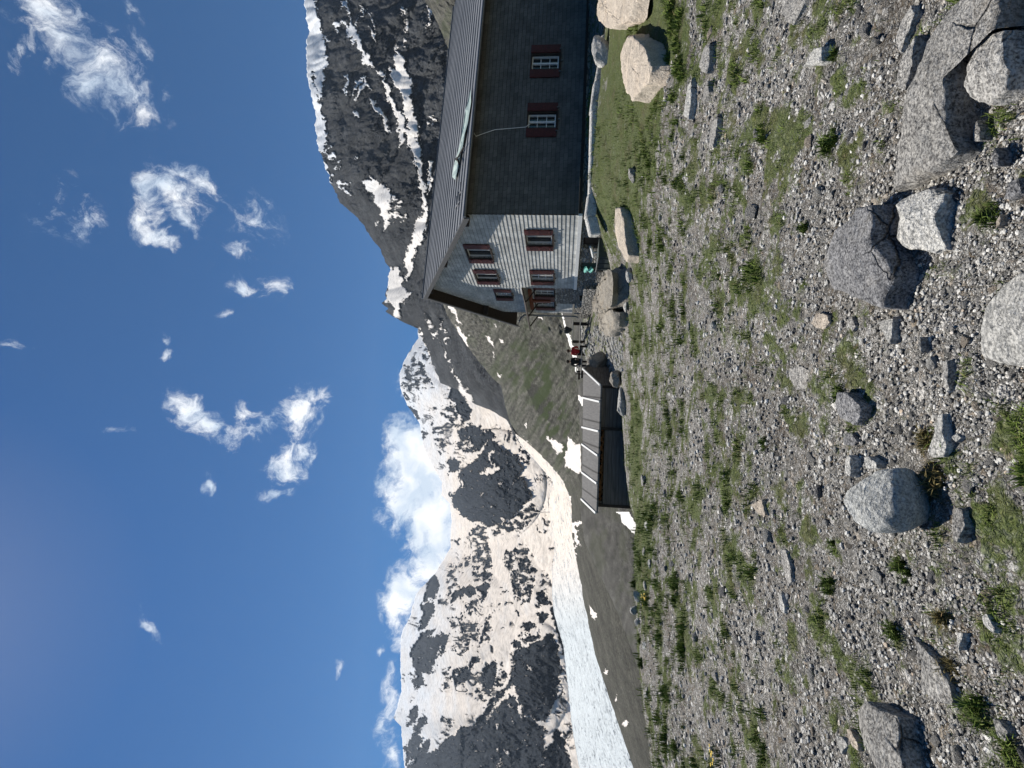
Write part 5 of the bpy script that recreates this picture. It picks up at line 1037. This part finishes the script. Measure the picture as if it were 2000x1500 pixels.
# ------------------------------------------------------------------ terrace: benches, two people, a sign post
def ground_at(U, y):
    d = ray(U, 1130.); return d[0]/d[1]*y
M_grey = mat_plain('bleached_timber', (.40,.38,.34), .8, .2, 10)
def bench_table(name, lab, cat, U0, U1, y, zt, width, legh):
    x0, x1 = ground_at(U0, y), ground_at(U1, y); z = gz((x0+x1)/2, y); e = empty(name, ((x0+x1)/2, y, z)); tag(e, lab, cat); L_ = (x1-x0)/2
    for k in range(3):
        b = MB(); b.box((-L_, -width/2+k*width/3, zt-.045), (L_, -width/2+(k+1)*width/3-.015, zt)); b.build('plank', M_grey, e, bevel=.004)
    for x in (-L_*.8, L_*.8):
        b = MB(); b.box((x-.05, -width*.4, 0), (x+.05, -width*.4+.07, zt-.05)); b.box((x-.05, width*.4-.07, 0), (x+.05, width*.4, zt-.05)); b.box((x-.04, -width*.4, zt-.12), (x+.04, width*.4, zt-.05)); b.build('leg', M_darkwood, e)
    return z+zt, (x0+x1)/2
zt1, xm1 = bench_table('picnic_table', 'bleached wooden table beside the hut on the terrace', 'table', 828, 872, 28.2, .74, .8, .7)
bench_table('bench', 'long bleached bench in front of the terrace table', 'bench', 818, 872, 27.2, .44, .3, .4)
zs, xs_ = bench_table('bench', 'bench on which the two people sit', 'bench', 762, 826, 29.3, .45, .36, .4)
zt2, xm2 = bench_table('picnic_table', 'table in front of the two seated people', 'table', 770, 812, 30.3, .74, .7, .7)
# dark pack on the table
pk = empty('backpack', (ground_at(855, 28.2), 28.2, zt1)); tag(pk, 'dark bulging backpack set down on the terrace table', 'backpack')
me = facet_rock(77, (.42, .34, .5), 8, 3, .05); o = mk('pack_body', me, mat_plain('dark_green_nylon', (.02,.03,.032), .7), pk); o.location = (0, 0, .25)
b = MB(); b.tube([(-.08,-.16,.05),(-.1,-.2,.25),(-.06,-.12,.46)], .018, 6); b.tube([(.08,-.16,.05),(.1,-.2,.25),(.06,-.12,.46)], .018, 6); b.build('strap', M_dark, pk)
b = MB(); b.tube([(0,0,.48),(0,-.04,.55),(0,.04,.53),(0,.02,.48)], .012, 5); b.build('handle', M_dark, pk)

def seated(lab, loc, rz, top, trousers, hair, headturn=0.):
    """a person sitting: one skinned body, clothes and hair over it"""
    e = empty('person', loc, rz); tag(e, lab, 'person')
    J = {'pel': (0,0,.08,.13), 'waist': (0,-.01,.26,.115), 'chest': (0,.0,.44,.135), 'neck0': (0,.01,.56,.06), 'neck': (0,.0,.61,.05), 'skull': (0,-.02,.69,.085), 'crown': (0,.0,.76,.075),
         'shL': (-.17,0,.52,.06), 'elL': (-.24,-.06,.28,.045), 'haL': (-.12,-.30,.2,.032), 'fiL': (-.10,-.38,.2,.03), 'shR': (.17,0,.52,.06), 'elR': (.24,-.06,.28,.045), 'haR': (.12,-.30,.2,.032), 'fiR': (.10,-.38,.2,.03),
         'hipL': (-.1,-.04,.06,.09), 'knL': (-.13,-.44,.07,.065), 'anL': (-.12,-.40,-.34,.045), 'toL': (-.13,-.56,-.40,.04), 'hipR': (.1,-.04,.06,.09), 'knR': (.13,-.44,.07,.065), 'anR': (.12,-.36,-.34,.045), 'toR': (.13,-.52,-.40,.04)}
    E_ = [('pel','waist'),('waist','chest'),('chest','neck0'),('neck0','neck'),('neck','skull'),('skull','crown')]+[p for s in 'LR' for p in (('chest','sh'+s),('sh'+s,'el'+s),('el'+s,'ha'+s),('ha'+s,'fi'+s),('pel','hip'+s),('hip'+s,'kn'+s),('kn'+s,'an'+s),('an'+s,'to'+s))]
    def skin(name, keys, edges, grow, mat, root):
        me = bpy.data.meshes.new(name); ks = list(keys); me.from_pydata([J[k][:3] for k in ks], [(ks.index(a), ks.index(b_)) for a, b_ in edges], [])
        o = mk(name, me, mat, e); sm_ = o.modifiers.new('skin', 'SKIN'); sm_.use_smooth_shade = True
        for k, s_ in zip(ks, me.skin_vertices[0].data): s_.radius = (J[k][3]+grow, J[k][3]+grow); s_.use_root = (k == root)
        ss = o.modifiers.new('sub', 'SUBSURF'); ss.levels = 2; ss.render_levels = 2; return o
    skin('body', J.keys(), E_, 0, mat_plain('skin', (.42,.25,.17), .6, .08), 'pel')
    tk = ['pel','waist','chest','neck0','shL','elL','haL','shR','elR','haR']; skin('jacket', tk, [p for p in E_ if p[0] in tk and p[1] in tk], .014, top, 'pel')
    lk_ = ['pel','hipL','knL','anL','hipR','knR','anR']; skin('trousers', lk_, [p for p in E_ if p[0] in lk_ and p[1] in lk_], .012, trousers, 'pel')
    me = facet_rock(9, (.2,.22,.19), 0, 3, .03); o = mk('hair', me, hair, e); o.location = (0, .015, .745)
    b = MB()
    for s in (-1, 1): b.tube([(s*.11, -.36, .2), (s*.1, -.42, .19)], [.012,.008], 5); b.tube([(s*.085, -.36, .2), (s*.08, -.43, .185)], [.012,.008], 5); b.tube([(s*.07, -.33, .21), (s*.05, -.37, .2)], [.012,.008], 5)
    b.build('fingers', e.children[0].data.materials[0], e)
    b = MB(); b.tube([(0,-.10,.70),(0,-.125,.675)], [.012,.016], 6); b.build('nose', e.children[0].data.materials[0], e)
    return e
M_blackc = mat_plain('black_clothing', (.012,.012,.014), .8); M_redc = mat_plain('red_jacket', (.32,.012,.015), .7, .15)
seated('person in a red jacket sitting on the terrace bench', (ground_at(814, 29.25), 29.25, zs), radians(160), M_redc, M_blackc, mat_plain('brown_hair', (.05,.03,.02), .8))
seated('person in dark clothes sitting left of the one in red', (ground_at(793, 29.3), 29.3, zs), radians(190), M_blackc, mat_plain('dark_trousers', (.02,.02,.03), .8), mat_plain('dark_hair', (.02,.015,.012), .8))
x = ground_at(769, 27.5); z = gz(x, 27.5)
sp = empty('signpost', (x, 27.5, z)); tag(sp, 'thin dark trail post beside the brown boulder near the shed', 'signpost'); b = MB(); b.tube([(0,0,-.3),(.02,0,1.1)], .03, 8); b.build('post', M_darkwood, sp); b = MB(); b.box((-.28,-.05,.85), (.08,-.03,.96)); b.box((-.2,-.05,.7), (.1,-.03,.8)); b.build('sign_arm', M_darkwood, sp)

# ------------------------------------------------------------------ air
hz_ = MB(); hz_.box((-13000, -3000, -700), (13000, 13500, 5200)); o = hz_.build('haze', None); tag(o, kind='stuff')
hm = bpy.data.materials.new('haze'); hm.use_nodes = True; ht = hm.node_tree; ht.nodes.clear(); ho = ht.nodes.new('ShaderNodeOutputMaterial'); hv = ht.nodes.new('ShaderNodeVolumePrincipled')
hv.inputs['Color'].default_value = (.62,.78,1.0,1); hv.inputs['Density'].default_value = .000015; hv.inputs['Anisotropy'].default_value = .2; ht.links.new(hv.outputs[0], ho.inputs['Volume']); o.data.materials.append(hm)
